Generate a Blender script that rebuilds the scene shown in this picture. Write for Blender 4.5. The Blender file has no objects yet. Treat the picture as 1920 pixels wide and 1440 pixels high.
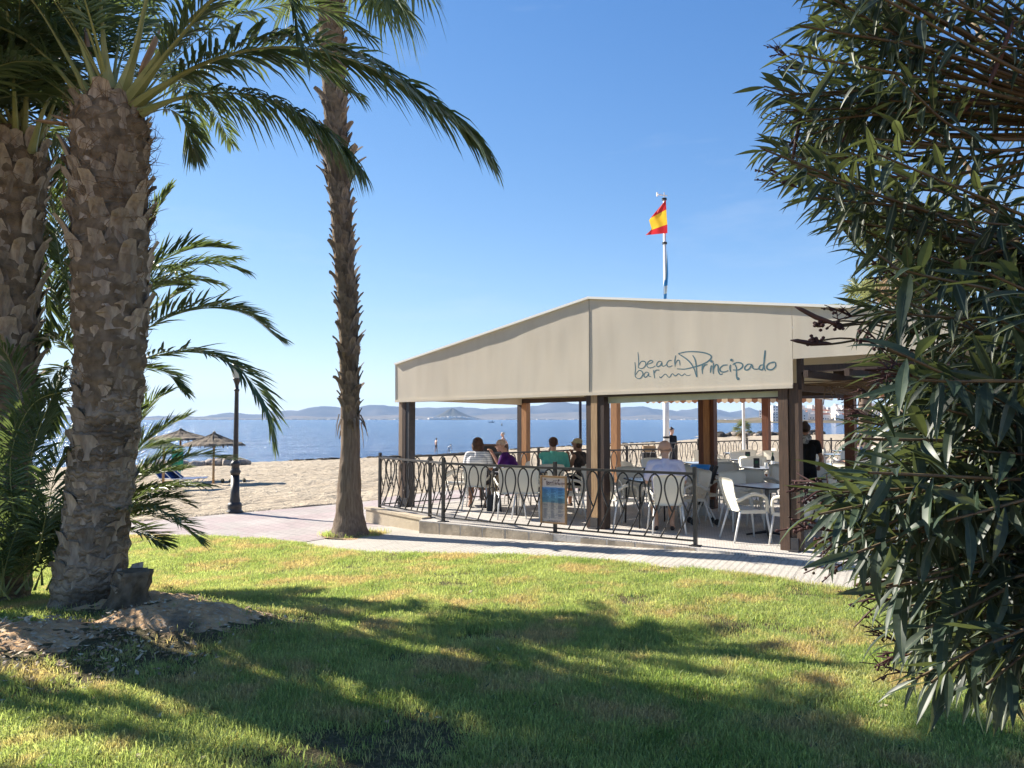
import bpy, bmesh, math, random
import numpy as np
from mathutils import Vector, Matrix, Quaternion, noise
R = math.radians
rng = random.Random(7)
SC = bpy.context.scene
COL = SC.collection

# ------------------------------------------------------------------ camera, sky, sun, exposure
CAM_Z = 1.7
PITCH = math.atan(66/1400)
cam_d = bpy.data.cameras.new('camera'); cam = bpy.data.objects.new('camera', cam_d); COL.objects.link(cam)
cam.location = (0, 0, CAM_Z); cam.rotation_euler = (R(90)+PITCH, 0, 0)
cam_d.sensor_width = 36; cam_d.lens = 36*1400/1920
cam_d.clip_start = 0.05; cam_d.clip_end = 30000
SC.camera = cam
HAZE = 0.00009
SUN_AZ, SUN_EL = 59.0, 31.0                      # degrees left of the view direction, above the horizon
w = bpy.data.worlds.new('World'); SC.world = w; w.use_nodes = True
wn = w.node_tree.nodes; wl = w.node_tree.links
sky = wn.new('ShaderNodeTexSky'); sky.sky_type = 'NISHITA'; sky.sun_disc = False
sky.sun_elevation = R(SUN_EL); sky.sun_rotation = R(-SUN_AZ)
sky.air_density = 0.75; sky.dust_density = 0.0; sky.ozone_density = 3.5; sky.altitude = 0
hsv = wn.new('ShaderNodeHueSaturation'); hsv.inputs['Saturation'].default_value = 1.27; hsv.inputs['Hue'].default_value = .510
# the camera's soft shoulder on bright sky, the same in every direction: c / (1 + c/6)
vm1 = wn.new('ShaderNodeVectorMath'); vm1.operation = 'MULTIPLY_ADD'; vm1.inputs[1].default_value = (1/6,)*3; vm1.inputs[2].default_value = (1,)*3; wl.new(sky.outputs[0], vm1.inputs[0])
vm2 = wn.new('ShaderNodeVectorMath'); vm2.operation = 'DIVIDE'; wl.new(sky.outputs[0], vm2.inputs[0]); wl.new(vm1.outputs[0], vm2.inputs[1])
wl.new(vm2.outputs[0], hsv.inputs['Color'])
# a few thin high wisps all round the sky
wtc = wn.new('ShaderNodeTexCoord'); wmp = wn.new('ShaderNodeMapping'); wmp.inputs['Scale'].default_value = (1.1, 1.1, 5); wl.new(wtc.outputs['Generated'], wmp.inputs[0])
wno = wn.new('ShaderNodeTexNoise'); wno.inputs['Scale'].default_value = 2.3; wno.inputs['Detail'].default_value = 7; wno.inputs['Roughness'].default_value = .62; wl.new(wmp.outputs[0], wno.inputs['Vector'])
wmr = wn.new('ShaderNodeMapRange'); wmr.inputs[1].default_value = .52; wmr.inputs[2].default_value = .85; wmr.inputs[3].default_value = 0; wmr.inputs[4].default_value = .28; wl.new(wno.outputs[0], wmr.inputs[0])
wmx = wn.new('ShaderNodeMix'); wmx.data_type = 'RGBA'; wl.new(wmr.outputs[0], wmx.inputs['Factor']); wl.new(hsv.outputs[0], wmx.inputs[6]); wmx.inputs[7].default_value = (2.4, 2.7, 3.1, 1)
wl.new(wmx.outputs[2], wn['Background'].inputs[0])
wn['Background'].inputs[1].default_value = 0.132
sd = bpy.data.lights.new('sun', 'SUN'); sd.energy = 5.0; sd.angle = R(0.53); sd.color = (1, 0.93, 0.82)
so = bpy.data.objects.new('sun', sd); COL.objects.link(so)
SUNV = Vector((-math.sin(R(SUN_AZ))*math.cos(R(SUN_EL)), math.cos(R(SUN_AZ))*math.cos(R(SUN_EL)), math.sin(R(SUN_EL))))
so.rotation_euler = SUNV.to_track_quat('Z', 'Y').to_euler(); so.location = SUNV*60
SC.view_settings.view_transform = 'Standard'; SC.view_settings.look = 'None'
SC.view_settings.gamma = 1; SC.view_settings.use_curve_mapping = False
SC.view_settings.exposure = 1.42
SC.cycles.use_denoising = True
SC.cycles.max_bounces = 8; SC.cycles.transparent_max_bounces = 8; SC.cycles.volume_bounces = 0
SC.cycles.sample_clamp_indirect = 6

# ------------------------------------------------------------------ helpers
F_PX = 1400.0
def ray(px, py):
    u = (720-py)/F_PX
    return Vector(((px-960)/F_PX, math.cos(PITCH)-math.sin(PITCH)*u, math.sin(PITCH)+math.cos(PITCH)*u))
def at(px, py, d):
    """world point seen at a photograph position, d metres in front of the camera"""
    r = ray(px, py); return Vector((0, 0, CAM_Z)) + r*(d/r.y)
def gp(px, py, z=0.0):
    r = ray(px, py); return Vector((0, 0, CAM_Z)) + r*((z-CAM_Z)/r.z)

def catmull(pts, n=6):
    P = [Vector(p) for p in pts]
    if len(P) < 3: return P
    P = [P[0]*2-P[1]] + P + [P[-1]*2-P[-2]]
    out = []
    for i in range(1, len(P)-2):
        a, b, c, d = P[i-1], P[i], P[i+1], P[i+2]
        for k in range(n):
            t = k/n
            out.append(0.5*((2*b)+(c-a)*t+(2*a-5*b+4*c-d)*t*t+(3*b-a-3*c+d)*t**3))
    out.append(P[-2]); return out

class MB:
    def __init__(s): s.v = []; s.f = []; s.m = []
    def add(s, v, f, m=0):
        o = len(s.v); s.v += [tuple(x) for x in v]; s.f += [tuple(i+o for i in q) for q in f]; s.m += [m]*len(f); return s
    def box(s, c, d, rz=0, m=0, mat=None):
        x, y, z = d[0]/2, d[1]/2, d[2]/2
        M = (Matrix.Translation(Vector(c)) @ Matrix.Rotation(rz, 4, 'Z')) if mat is None else mat
        v = [M @ Vector((a*x, b*y, e*z)) for a, b, e in ((-1,-1,-1),(1,-1,-1),(1,1,-1),(-1,1,-1),(-1,-1,1),(1,-1,1),(1,1,1),(-1,1,1))]
        return s.add(v, [(3,2,1,0),(4,5,6,7),(0,1,5,4),(1,2,6,5),(2,3,7,6),(3,0,4,7)], m)
    def bar(s, a, b, wd, ht, m=0):
        """rectangular bar between two points, ht measured upwards"""
        a, b = Vector(a), Vector(b); d = (b-a); L = d.length; d.normalize()
        up = Vector((0,0,1)) if abs(d.z) < .95 else Vector((0,1,0))
        x = d.cross(up).normalized(); up = x.cross(d)
        M = Matrix((x, d, up)).transposed().to_4x4(); M.translation = (a+b)/2
        return s.box((0,0,0), (wd, L, ht), mat=M, m=m)
    def tube(s, path, r, n=6, m=0, cap=True, flat=1.0, up=(0,0,1)):
        P = [Vector(p) for p in path]; k = len(P)
        rr = r if hasattr(r, '__len__') else [r]*k
        o = len(s.v); prev = None
        for i, p in enumerate(P):
            t = (P[min(i+1, k-1)]-P[max(i-1, 0)])
            t = t.normalized() if t.length > 1e-9 else Vector((0,0,1))
            if prev is None:
                x = t.cross(Vector(up))
                if x.length < 1e-3: x = t.cross(Vector((0,1,0)))
                x.normalize()
            else:
                x = (prev - t*prev.dot(t)).normalized()
            prev = x; y = t.cross(x)
            for j in range(n):
                a = 2*math.pi*j/n
                s.v.append(tuple(p + x*(math.cos(a)*rr[i]) + y*(math.sin(a)*rr[i]*flat)))
        for i in range(k-1):
            for j in range(n):
                q = o+i*n; s.f.append((q+j, q+(j+1) % n, q+n+(j+1) % n, q+n+j)); s.m.append(m)
        if cap:
            s.f.append(tuple(o+j for j in range(n))[::-1]); s.f.append(tuple(o+(k-1)*n+j for j in range(n))); s.m += [m, m]
        return s
    def lathe(s, prof, n=16, c=(0,0,0), m=0):
        o = len(s.v)
        for r, z in prof:
            for j in range(n):
                a = 2*math.pi*j/n; s.v.append((c[0]+r*math.cos(a), c[1]+r*math.sin(a), c[2]+z))
        for i in range(len(prof)-1):
            for j in range(n):
                q = o+i*n; s.f.append((q+j, q+(j+1) % n, q+n+(j+1) % n, q+n+j)); s.m.append(m)
        return s
    def ell(s, c, r, n=10, k=6, m=0, rot=None):
        o = len(s.v); M = rot or Matrix.Identity(3)
        c = Vector(c)
        s.v.append(tuple(c + M @ Vector((0,0,-r[2]))))
        for i in range(1, k):
            ph = -math.pi/2+math.pi*i/k
            for j in range(n):
                a = 2*math.pi*j/n
                s.v.append(tuple(c + M @ Vector((r[0]*math.cos(ph)*math.cos(a), r[1]*math.cos(ph)*math.sin(a), r[2]*math.sin(ph)))))
        s.v.append(tuple(c + M @ Vector((0,0,r[2]))))
        top = len(s.v)-1
        for j in range(n):
            s.f.append((o, o+1+(j+1) % n, o+1+j)); s.m.append(m)
            for i in range(k-2):
                q = o+1+i*n; s.f.append((q+j, q+(j+1) % n, q+n+(j+1) % n, q+n+j)); s.m.append(m)
            q = o+1+(k-2)*n; s.f.append((q+j, q+(j+1) % n, top)); s.m.append(m)
        return s
    def sheet(s, pts, th, m=0):
        """thick polygon: pts in order, extruded along its normal by th (centred)"""
        P = [Vector(p) for p in pts]; nrm = (P[1]-P[0]).cross(P[2]-P[0]).normalized()*(th/2); k = len(P)
        v = [p+nrm for p in P]+[p-nrm for p in P]
        f = [tuple(range(k)), tuple(range(2*k-1, k-1, -1))]+[(i, i+k, (i+1) % k+k, (i+1) % k) for i in range(k)]
        return s.add(v, f, m)
    def mesh(s, name, mats, smooth=False):
        me = bpy.data.meshes.new(name); me.from_pydata(s.v, [], s.f)
        for mm in (mats if isinstance(mats, (list, tuple)) else [mats]): me.materials.append(mm)
        if any(s.m): me.polygons.foreach_set('material_index', s.m)
        if smooth: me.polygons.foreach_set('use_smooth', [True]*len(me.polygons))
        me.update(); return me
    def build(s, name, mats, parent=None, smooth=False):
        return put(name, s.mesh(name, mats, smooth), parent)

def put(name, me, parent=None, loc=None):
    o = bpy.data.objects.new(name, me); COL.objects.link(o)
    if parent is not None: o.parent = parent
    if loc is not None: o.location = loc
    return o
def tag(o, label=None, cat=None, group=None, kind=None):
    if label: o['label'] = label
    if cat: o['category'] = cat
    if group: o['group'] = group
    if kind: o['kind'] = kind
    return o
def thing(name, label, cat, loc=(0,0,0), rz=0, group=None):
    o = bpy.data.objects.new(name, None); COL.objects.link(o); o.location = loc; o.rotation_euler = (0,0,rz)
    o.empty_display_size = .1
    return tag(o, label, cat, group)
KIDS = {}
def copy_tree(o, parent=None):
    c = o.copy(); COL.objects.link(c)
    if parent is not None: c.parent = parent
    for ch in KIDS.get(o.name) or list(o.children): copy_tree(ch, c)
    return c

# ------------------------------------------------------------------ materials
def nd(nt, t, **k):
    n = nt.nodes.new(t)
    for a, b in k.items(): setattr(n, a, b)
    return n
def math_n(nt, op, a, b=None, c=None):
    n = nt.nodes.new('ShaderNodeMath'); n.operation = op
    for i, v in enumerate((a, b, c)):
        if v is None: continue
        if isinstance(v, (int, float)): n.inputs[i].default_value = v
        else: nt.links.new(v, n.inputs[i])
    return n.outputs[0]
def mixc(nt, fac, a, b, mode='MIX'):
    n = nt.nodes.new('ShaderNodeMix'); n.data_type = 'RGBA'; n.blend_type = mode
    for sck, v in ((n.inputs['Factor'], fac), (n.inputs[6], a), (n.inputs[7], b)):
        if isinstance(v, (int, float)): sck.default_value = v
        elif isinstance(v, (tuple, list)): sck.default_value = (*v[:3], 1)
        else: nt.links.new(v, sck)
    return n.outputs[2]
def noise_n(nt, vec, scale, detail=4, rough=.55, lo=.35, hi=.65):
    n = nd(nt, 'ShaderNodeTexNoise'); n.inputs['Scale'].default_value = scale; n.inputs['Detail'].default_value = detail
    n.inputs['Roughness'].default_value = rough
    if vec is not None: nt.links.new(vec, n.inputs['Vector'])
    m = nd(nt, 'ShaderNodeMapRange'); m.inputs[1].default_value = lo; m.inputs[2].default_value = hi
    nt.links.new(n.outputs[0], m.inputs[0]); return m.outputs[0]
def M(name, c1, c2=None, rough=.6, ns=6, bump=0, bs=40, metal=0, spec=.35, transl=0, tcol=None, stretch=None, rand=.0, world=False, ns2=None, c3=None, coat=0):
    m = bpy.data.materials.new(name); m.use_nodes = True; nt = m.node_tree; b = nt.nodes['Principled BSDF']
    b.inputs['Roughness'].default_value = rough; b.inputs['Metallic'].default_value = metal
    b.inputs['Specular IOR Level'].default_value = spec
    if coat: b.inputs['Coat Weight'].default_value = coat
    if world: vec = nd(nt, 'ShaderNodeNewGeometry').outputs['Position']
    else: vec = nd(nt, 'ShaderNodeTexCoord').outputs['Object']
    if stretch:
        mp = nd(nt, 'ShaderNodeMapping'); mp.inputs['Scale'].default_value = stretch; nt.links.new(vec, mp.inputs[0]); vec = mp.outputs[0]
    col = None
    if c2 is not None:
        col = mixc(nt, noise_n(nt, vec, ns), c1, c2)
    if c3 is not None:
        col = mixc(nt, noise_n(nt, vec, ns2 or ns*.2, 3, .5, .45, .62), col, c3)
    if rand:
        oi = nd(nt, 'ShaderNodeObjectInfo').outputs['Random']
        h = nd(nt, 'ShaderNodeHueSaturation')
        nt.links.new(math_n(nt, 'MULTIPLY_ADD', oi, 2*rand, 1-rand), h.inputs['Value'])
        if col is None: h.inputs['Color'].default_value = (*c1, 1)
        else: nt.links.new(col, h.inputs['Color'])
        col = h.outputs[0]
    if col is None: b.inputs['Base Color'].default_value = (*c1, 1)
    else: nt.links.new(col, b.inputs['Base Color'])
    if bump:
        bn = nd(nt, 'ShaderNodeBump'); bn.inputs['Strength'].default_value = bump; bn.inputs['Distance'].default_value = .02
        nt.links.new(noise_n(nt, vec, bs, 5, .6, 0, 1), bn.inputs['Height']); nt.links.new(bn.outputs[0], b.inputs['Normal'])
    if transl:
        t = nd(nt, 'ShaderNodeBsdfTranslucent'); mx = nd(nt, 'ShaderNodeMixShader'); mx.inputs[0].default_value = transl
        if tcol: t.inputs['Color'].default_value = (*tcol, 1)
        elif col is not None: nt.links.new(col, t.inputs['Color'])
        else: t.inputs['Color'].default_value = (*c1, 1)
        nt.links.new(b.outputs[0], mx.inputs[1]); nt.links.new(t.outputs[0], mx.inputs[2])
        nt.links.new(mx.outputs[0], nt.nodes['Material Output'].inputs[0])
    return m
MT = {}
MT['canvas'] = M('canvas', (.84,.765,.64), (.82,.74,.615), .75, 1.2, .08, 300, transl=.35, tcol=(.62,.55,.42), stretch=(1,1,.13), c3=(.79,.71,.585), ns2=5)
MT['canvas_trim'] = M('canvas_trim', (.78,.76,.70), None, .6)
MT['blind'] = M('blind', (.52,.53,.42), (.47,.48,.37), .7, 8)
MT['dark_wood'] = M('dark_wood', (.060,.034,.024), (.030,.018,.014), .55, 9, .25, 60, stretch=(6,6,.5))
MT['red_wood'] = M('red_wood', (.16,.058,.030), (.085,.032,.018), .55, 9, .25, 60, stretch=(6,6,.5))
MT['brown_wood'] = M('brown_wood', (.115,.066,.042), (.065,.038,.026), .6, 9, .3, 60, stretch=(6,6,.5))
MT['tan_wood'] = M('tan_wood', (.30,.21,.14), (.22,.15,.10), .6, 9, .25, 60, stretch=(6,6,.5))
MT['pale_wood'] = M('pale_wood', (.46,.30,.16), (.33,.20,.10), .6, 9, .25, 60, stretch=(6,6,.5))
MT['orange_wood'] = M('orange_wood', (.42,.21,.085), (.28,.13,.055), .55, 9, .25, 60, stretch=(6,6,.5))
MT['steel_dark'] = M('steel_dark', (.035,.035,.040), (.055,.05,.05), .5, 12, .1, 60, spec=.4)
MT['iron'] = M('iron', (.022,.020,.020), (.045,.038,.034), .45, 14, .15, 80, spec=.5)
MT['chair'] = M('chair_plastic', (.70,.67,.58), (.66,.63,.54), .38, 5, spec=.4, rand=.06)
MT['chair_leg'] = M('chair_leg_metal', (.72,.72,.70), None, .35, spec=.5)
MT['table_top'] = M('table_top', (.42,.45,.50), (.36,.39,.44), .22, 20, spec=.5)
MT['black_plastic'] = M('black_plastic', (.02,.02,.022), None, .4)
MT['white_paint'] = M('white_paint', (.78,.77,.74), (.70,.69,.66), .4, 6)
MT['bottle_glass'] = M('bottle_glass', (.015,.02,.012), None, .08, spec=.6)
MT['green_card'] = M('green_card', (.02,.10,.04), (.015,.06,.03), .4, 30)
MT['blue_plastic'] = M('blue_plastic', (.02,.22,.62), None, .35)
MT['letter'] = M('letter_paint', (.075,.165,.20), (.06,.13,.16), .6, 30)
MT['rock'] = M('rock', (.36,.30,.24), (.22,.18,.15), .9, 6, .6, 14)
MT['sand_fx'] = None
# ------------------------------------------------------------------ the setting
def pz(x): return min(-.006, max(-.30, -.25+(x+2.5)*.042))
_edge_px = [(280,1003),(400,1003),(500,1009),(560,1015),(620,1027),(700,1033),(800,1035),(950,1038),(1100,1047),(1250,1060),(1400,1076),(1600,1102)]
_edge = []
for _p in _edge_px:
    _q = gp(*_p, -.15)
    for _ in range(3): _q = gp(*_p, pz(_q.x)+.03)
    _edge.append((_q.x, _q.y))
_edge = [(-14, 13.4), (-9, 12.95)] + _edge + [(6, 6.3), (9, 5.2), (14, 4.4)]
_ex = [p[0] for p in _edge]; _ey = [p[1] for p in _edge]
def lawn_edge(x): return float(np.interp(x, _ex, _ey))
MOUND = [(-2.72, 6.2, .85, .60, .20, .25), (-3.75, 5.65, 1.15, .72, .15, .22), (-3.5, 7.1, .95, .7, .15, 0)]   # x y rx ry h rot
def mound(x, y):
    h = 0
    for mx, my, rx, ry, hh, a in MOUND:
        dx, dy = x-mx, y-my; c, s = math.cos(a), math.sin(a)
        q = ((dx*c+dy*s)/rx)**2+((-dx*s+dy*c)/ry)**2
        h = max(h, hh*math.exp(-q*1.3))
    return h
def lawn_z(x, y):
    t = min(1, max(0, (y-5)/5)); t = t*t*(3-2*t)
    b = .035*noise.noise(Vector((x*.6, y*.6, 3)))+.012*noise.noise(Vector((x*2.1, y*2.1, 8)))
    e = min(1, max(0, (lawn_edge(x)-y)/.8))
    return t*(pz(x)+.02) + b*e + mound(x, y)

# materials of the ground
def ground_mat(name, build):
    m = bpy.data.materials.new(name); m.use_nodes = True; nt = m.node_tree
    build(nt, nt.nodes['Principled BSDF'], nd(nt, 'ShaderNodeNewGeometry').outputs['Position']); return m
def bump_to(nt, b, h, strength, dist):
    bn = nd(nt, 'ShaderNodeBump'); bn.inputs['Strength'].default_value = strength; bn.inputs['Distance'].default_value = dist
    nt.links.new(h, bn.inputs['Height']); nt.links.new(bn.outputs[0], b.inputs['Normal'])
def _soil(nt, b, P):
    c = mixc(nt, noise_n(nt, P, 5.5, 8, .7), (.72,.46,.25), (.50,.32,.17))
    c = mixc(nt, noise_n(nt, P, 28, 4, .6, .52, .66), c, (.60,.49,.36))
    c = mixc(nt, noise_n(nt, P, 1.1, 4, .6, .56, .66), c, (.17,.135,.095))
    nt.links.new(c, b.inputs['Base Color']); b.inputs['Roughness'].default_value = .95; b.inputs['Specular IOR Level'].default_value = .1
    bump_to(nt, b, noise_n(nt, P, 24, 8, .65, .2, .8), .9, .03)
MT['soil'] = ground_mat('soil', _soil)
def _turf(nt, b, P):
    c = mixc(nt, noise_n(nt, P, 2.2, 6), (.15,.135,.07), (.22,.165,.095))
    c = mixc(nt, noise_n(nt, P, 35, 4), c, (.09,.085,.04))
    nt.links.new(c, b.inputs['Base Color']); b.inputs['Roughness'].default_value = .95; b.inputs['Specular IOR Level'].default_value = .1
    bump_to(nt, b, noise_n(nt, P, 60, 6), .8, .03)
MT['turf'] = ground_mat('turf', _turf)
def _sand(nt, b, P):
    c = mixc(nt, noise_n(nt, P, .35, 6), (.53,.445,.33), (.44,.36,.265))
    c = mixc(nt, noise_n(nt, P, 3.0, 6, .65, .5, .72), c, (.34,.27,.19))
    nt.links.new(c, b.inputs['Base Color']); b.inputs['Roughness'].default_value = .95; b.inputs['Specular IOR Level'].default_value = .08
    vo = nd(nt, 'ShaderNodeTexVoronoi'); vo.feature = 'SMOOTH_F1'; vo.inputs['Scale'].default_value = 2.1; nt.links.new(P, vo.inputs['Vector'])
    bump_to(nt, b, math_n(nt, 'ADD', math_n(nt, 'ADD', noise_n(nt, P, 2.6, 6, .62, .2, .8), math_n(nt, 'MULTIPLY', noise_n(nt, P, 11, 4, .6, .2, .8), .35)), math_n(nt, 'MULTIPLY', vo.outputs['Distance'], 1.1)), 1.0, .2)
MT['sand'] = ground_mat('sand', _sand)
def paving(nt, b, P, base, base2, ang, row=.16, dot=.05, dark=.45, blotch=None, tile=.6):
    sx = nd(nt, 'ShaderNodeVectorRotate'); sx.rotation_type = 'Z_AXIS'; sx.inputs['Angle'].default_value = ang; nt.links.new(P, sx.inputs['Vector'])
    sep = nd(nt, 'ShaderNodeSeparateXYZ'); nt.links.new(sx.outputs[0], sep.inputs[0]); u, v = sep.outputs[0], sep.outputs[1]
    fr = math_n(nt, 'FRACT', math_n(nt, 'DIVIDE', v, row)); fd = math_n(nt, 'FRACT', math_n(nt, 'DIVIDE', u, dot))
    a = math_n(nt, 'LESS_THAN', math_n(nt, 'ABSOLUTE', math_n(nt, 'SUBTRACT', fr, .5)), .14)
    e = math_n(nt, 'LESS_THAN', math_n(nt, 'ABSOLUTE', math_n(nt, 'SUBTRACT', fd, .5)), .27)
    hole = math_n(nt, 'MULTIPLY', a, e)
    tu = math_n(nt, 'LESS_THAN', math_n(nt, 'FRACT', math_n(nt, 'DIVIDE', u, tile)), .012)
    tv = math_n(nt, 'LESS_THAN', math_n(nt, 'FRACT', math_n(nt, 'DIVIDE', math_n(nt, 'ADD', v, row*.5), tile)), .012)
    joint = math_n(nt, 'MAXIMUM', tu, tv)
    wn_ = nd(nt, 'ShaderNodeTexWhiteNoise'); wn_.noise_dimensions = '2D'
    cmb = nd(nt, 'ShaderNodeCombineXYZ'); nt.links.new(math_n(nt, 'FLOOR', math_n(nt, 'DIVIDE', u, tile)), cmb.inputs[0]); nt.links.new(math_n(nt, 'FLOOR', math_n(nt, 'DIVIDE', v, tile)), cmb.inputs[1])
    nt.links.new(cmb.outputs[0], wn_.inputs['Vector'])
    c = mixc(nt, noise_n(nt, P, .8, 6), base, base2)
    if blotch is not None: c = blotch(c, u, v)
    h = nd(nt, 'ShaderNodeHueSaturation'); nt.links.new(c, h.inputs['Color'])
    nt.links.new(math_n(nt, 'MULTIPLY_ADD', wn_.outputs['Value'], .16, .92), h.inputs['Value']); c = h.outputs[0]
    c = mixc(nt, noise_n(nt, P, 5, 6, .65, .5, .75), c, tuple(x*.72 for x in base))
    c = mixc(nt, math_n(nt, 'MULTIPLY', math_n(nt, 'MAXIMUM', hole, joint), 1-dark), c, (.05,.043,.038))
    nt.links.new(c, b.inputs['Base Color']); b.inputs['Roughness'].default_value = .85; b.inputs['Specular IOR Level'].default_value = .2
    bump_to(nt, b, math_n(nt, 'MULTIPLY_ADD', math_n(nt, 'MAXIMUM', hole, joint), -1, noise_n(nt, P, 40, 3)), .5, .008)
FA = math.atan2(-5.0, 5.83)                       # direction of the pavilion front
MT['path'] = ground_mat('path_paving', lambda nt, b, P: paving(nt, b, P, (.50,.46,.40), (.435,.40,.345), -R(62), row=.085, dot=.042, dark=.55))
MT['terrace'] = ground_mat('terrace_paving', lambda nt, b, P: paving(nt, b, P, (.56,.52,.47), (.48,.445,.405), -FA, row=.085, dot=.042, dark=.55))
def _prom(nt, b, P):
    def bl(c, u, v):
        fu = math_n(nt, 'FRACT', math_n(nt, 'DIVIDE', u, 2.8)); fv = math_n(nt, 'FRACT', math_n(nt, 'DIVIDE', v, 1.7))
        a = math_n(nt, 'LESS_THAN', fu, .5); e = math_n(nt, 'LESS_THAN', fv, .5)
        x = math_n(nt, 'ABSOLUTE', math_n(nt, 'SUBTRACT', a, e))
        return mixc(nt, x, c, (.40,.325,.31))
    paving(nt, b, P, (.43,.38,.35), (.39,.34,.315), -R(43), row=.2, dot=.2, dark=.72, blotch=bl)
MT['promenade'] = ground_mat('promenade_paving', _prom)

# lawn sheet: columns in x, rows in y up to the curved edge
def column_grid(xs, y0, ny, ztop, dz=0):
    v, f = [], []
    for x in xs:
        ye = lawn_edge(x)
        for j in range(ny):
            t = j/(ny-1); y = y0+(ye-y0)*t
            v.append((x, y, ztop(x, y)+dz-(.05 if j == ny-1 else 0)))
    for i in range(len(xs)-1):
        for j in range(ny-1):
            a = i*ny+j; f.append((a, a+ny, a+ny+1, a+1))
    return v, f
xs = [-14+28*i/280 for i in range(281)]
mb = MB(); mb.add(*column_grid(xs, -3, 150, lawn_z)); lawn = tag(mb.build('lawn', MT['turf'], smooth=True), kind='structure')
# bare earth mound beside the palms
mb = MB(); n = 190; v = []; f = []
X0, X1, Y0, Y1 = -5.4, -1.2, 4.4, 8.4
for i in range(n+1):
    for j in range(n+1):
        x = X0+(X1-X0)*i/n; y = Y0+(Y1-Y0)*j/n
        k = mound(x, y)+.025*noise.noise(Vector((x*2.2, y*2.2, 1)))+.022*noise.noise(Vector((x*6, y*6, 4)))+.02*noise.noise(Vector((x*17, y*17, 4)))
        b = lawn_z(x, y)
        rough = .03*noise.noise(Vector((x*4, y*4, 2)))+.022*noise.noise(Vector((x*11, y*11, 2)))+.018*noise.noise(Vector((x*25, y*25, 6)))
        v.append((x, y, b + (min(1, max(0, (k-.03)*7))*(.06+rough)-.028)))
for i in range(n):
    for j in range(n):
        a = i*(n+1)+j; f.append((a, a+n+1, a+n+2, a+1))
mb.add(v, f); tag(mb.build('soil_mound', MT['soil'], smooth=True), kind='structure')

# paved ground: path in front, promenade beside the sand
O_ = Vector((-4.0, 17.6, 0)); E_ = Vector((.73, .684, 0)).normalized(); N_ = Vector((-E_.y, E_.x, 0))
def uv(x, y):
    d = Vector((x, y, 0))-O_; return d.dot(E_), d.dot(N_)
def xy(u, v): return O_+E_*u+N_*v
mb = MB(); v = []; f = []; n = 60; k = 24
for i in range(n+1):
    for j in range(k+1):
        x = -22+44*i/n; y = 3+15*j/k; v.append((x, y, pz(x)))
for i in range(n):
    for j in range(k):
        a = i*(k+1)+j
        if all(uv(v[q][0], v[q][1])[1] < -3.2 for q in (a, a+k+1, a+k+2, a+1)): f.append((a, a+k+1, a+k+2, a+1))
mb.add(v, f); tag(mb.build('path', MT['path'], smooth=True), kind='structure')
mb = MB(); v = []; f = []; n = 90; k = 6
for i in range(n+1):
    for j in range(k+1):
        p = xy(-30+130*i/n, -4.4+4.9*j/k); v.append((p.x, p.y, pz(min(p.x, -2.5))+.004))
for i in range(n):
    for j in range(k):
        a = i*(k+1)+j; f.append((a, a+k+1, a+k+2, a+1))
mb.add(v, f); tag(mb.build('promenade', MT['promenade'], smooth=True), kind='structure')
# wide ground behind the camera and inland
mb = MB(); a = [xy(-900, -.2), xy(900, -.2), xy(900, -1500), xy(-900, -1500)]
mb.add([(p.x, p.y, -.42) for p in a], [(3, 2, 1, 0)]); tag(mb.build('ground', MT['soil']), kind='structure')

# beach down to the water
SEA = -1.8
_su = [-400,-80, .25, 24.9, 37, 54.7, 88, 110, 122, 134, 146, 162, 265, 420, 700]
_sv = [60, 50, 46.7, 42.8, 42.4, 49, 53.5, 60, 70, 76, 66, 55.4, 80, 120, 120]
def shore(u): return float(np.interp(u, _su, _sv)) + 1.2*noise.noise(Vector((u*.08, 0, 0)))+.5*noise.noise(Vector((u*.35, 3, 0)))
def sand_z(u, v):
    s = shore(u); t = v/s
    if t <= 1: z = -.27+(SEA+.27)*(t**1.05)
    else: z = max(-2.5, SEA-(v-s)*.05)
    if t > .9: z += .04*math.exp(-((t-.955)/.02)**2)
    return z
us = [-300,-200,-120]+[-60+.32*i for i in range(0, 420)]+[76+2.2*i for i in range(0, 120)]+[360,450,600]
vs = [-.0+.14*i for i in range(8)]+[1.1+.32*i for i in range(110)]+[37+.9*i for i in range(75)]
mb = MB(); v = []; f = []; kv = len(vs)
for u in us:
    for q in vs:
        p = xy(u, q); z = sand_z(u, q)
        edge = min(1, q/1.2)
        z += edge*(.05*noise.noise(Vector((p.x*.9, p.y*.9, 0)))+.055*noise.noise(Vector((p.x*2.4, p.y*2.4, 5))))
        if q < .01: z = -.36; p = p+N_*(.25*noise.noise(Vector((u*.7, 0, 9)))+.1*noise.noise(Vector((u*3, 0, 4))))
        v.append((p.x, p.y, z))
for i in range(len(us)-1):
    for j in range(kv-1):
        a = i*kv+j; f.append((a, a+kv, a+kv+1, a+1))
mb.add(v, f); tag(mb.build('beach_sand', MT['sand'], smooth=True), kind='structure')
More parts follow.
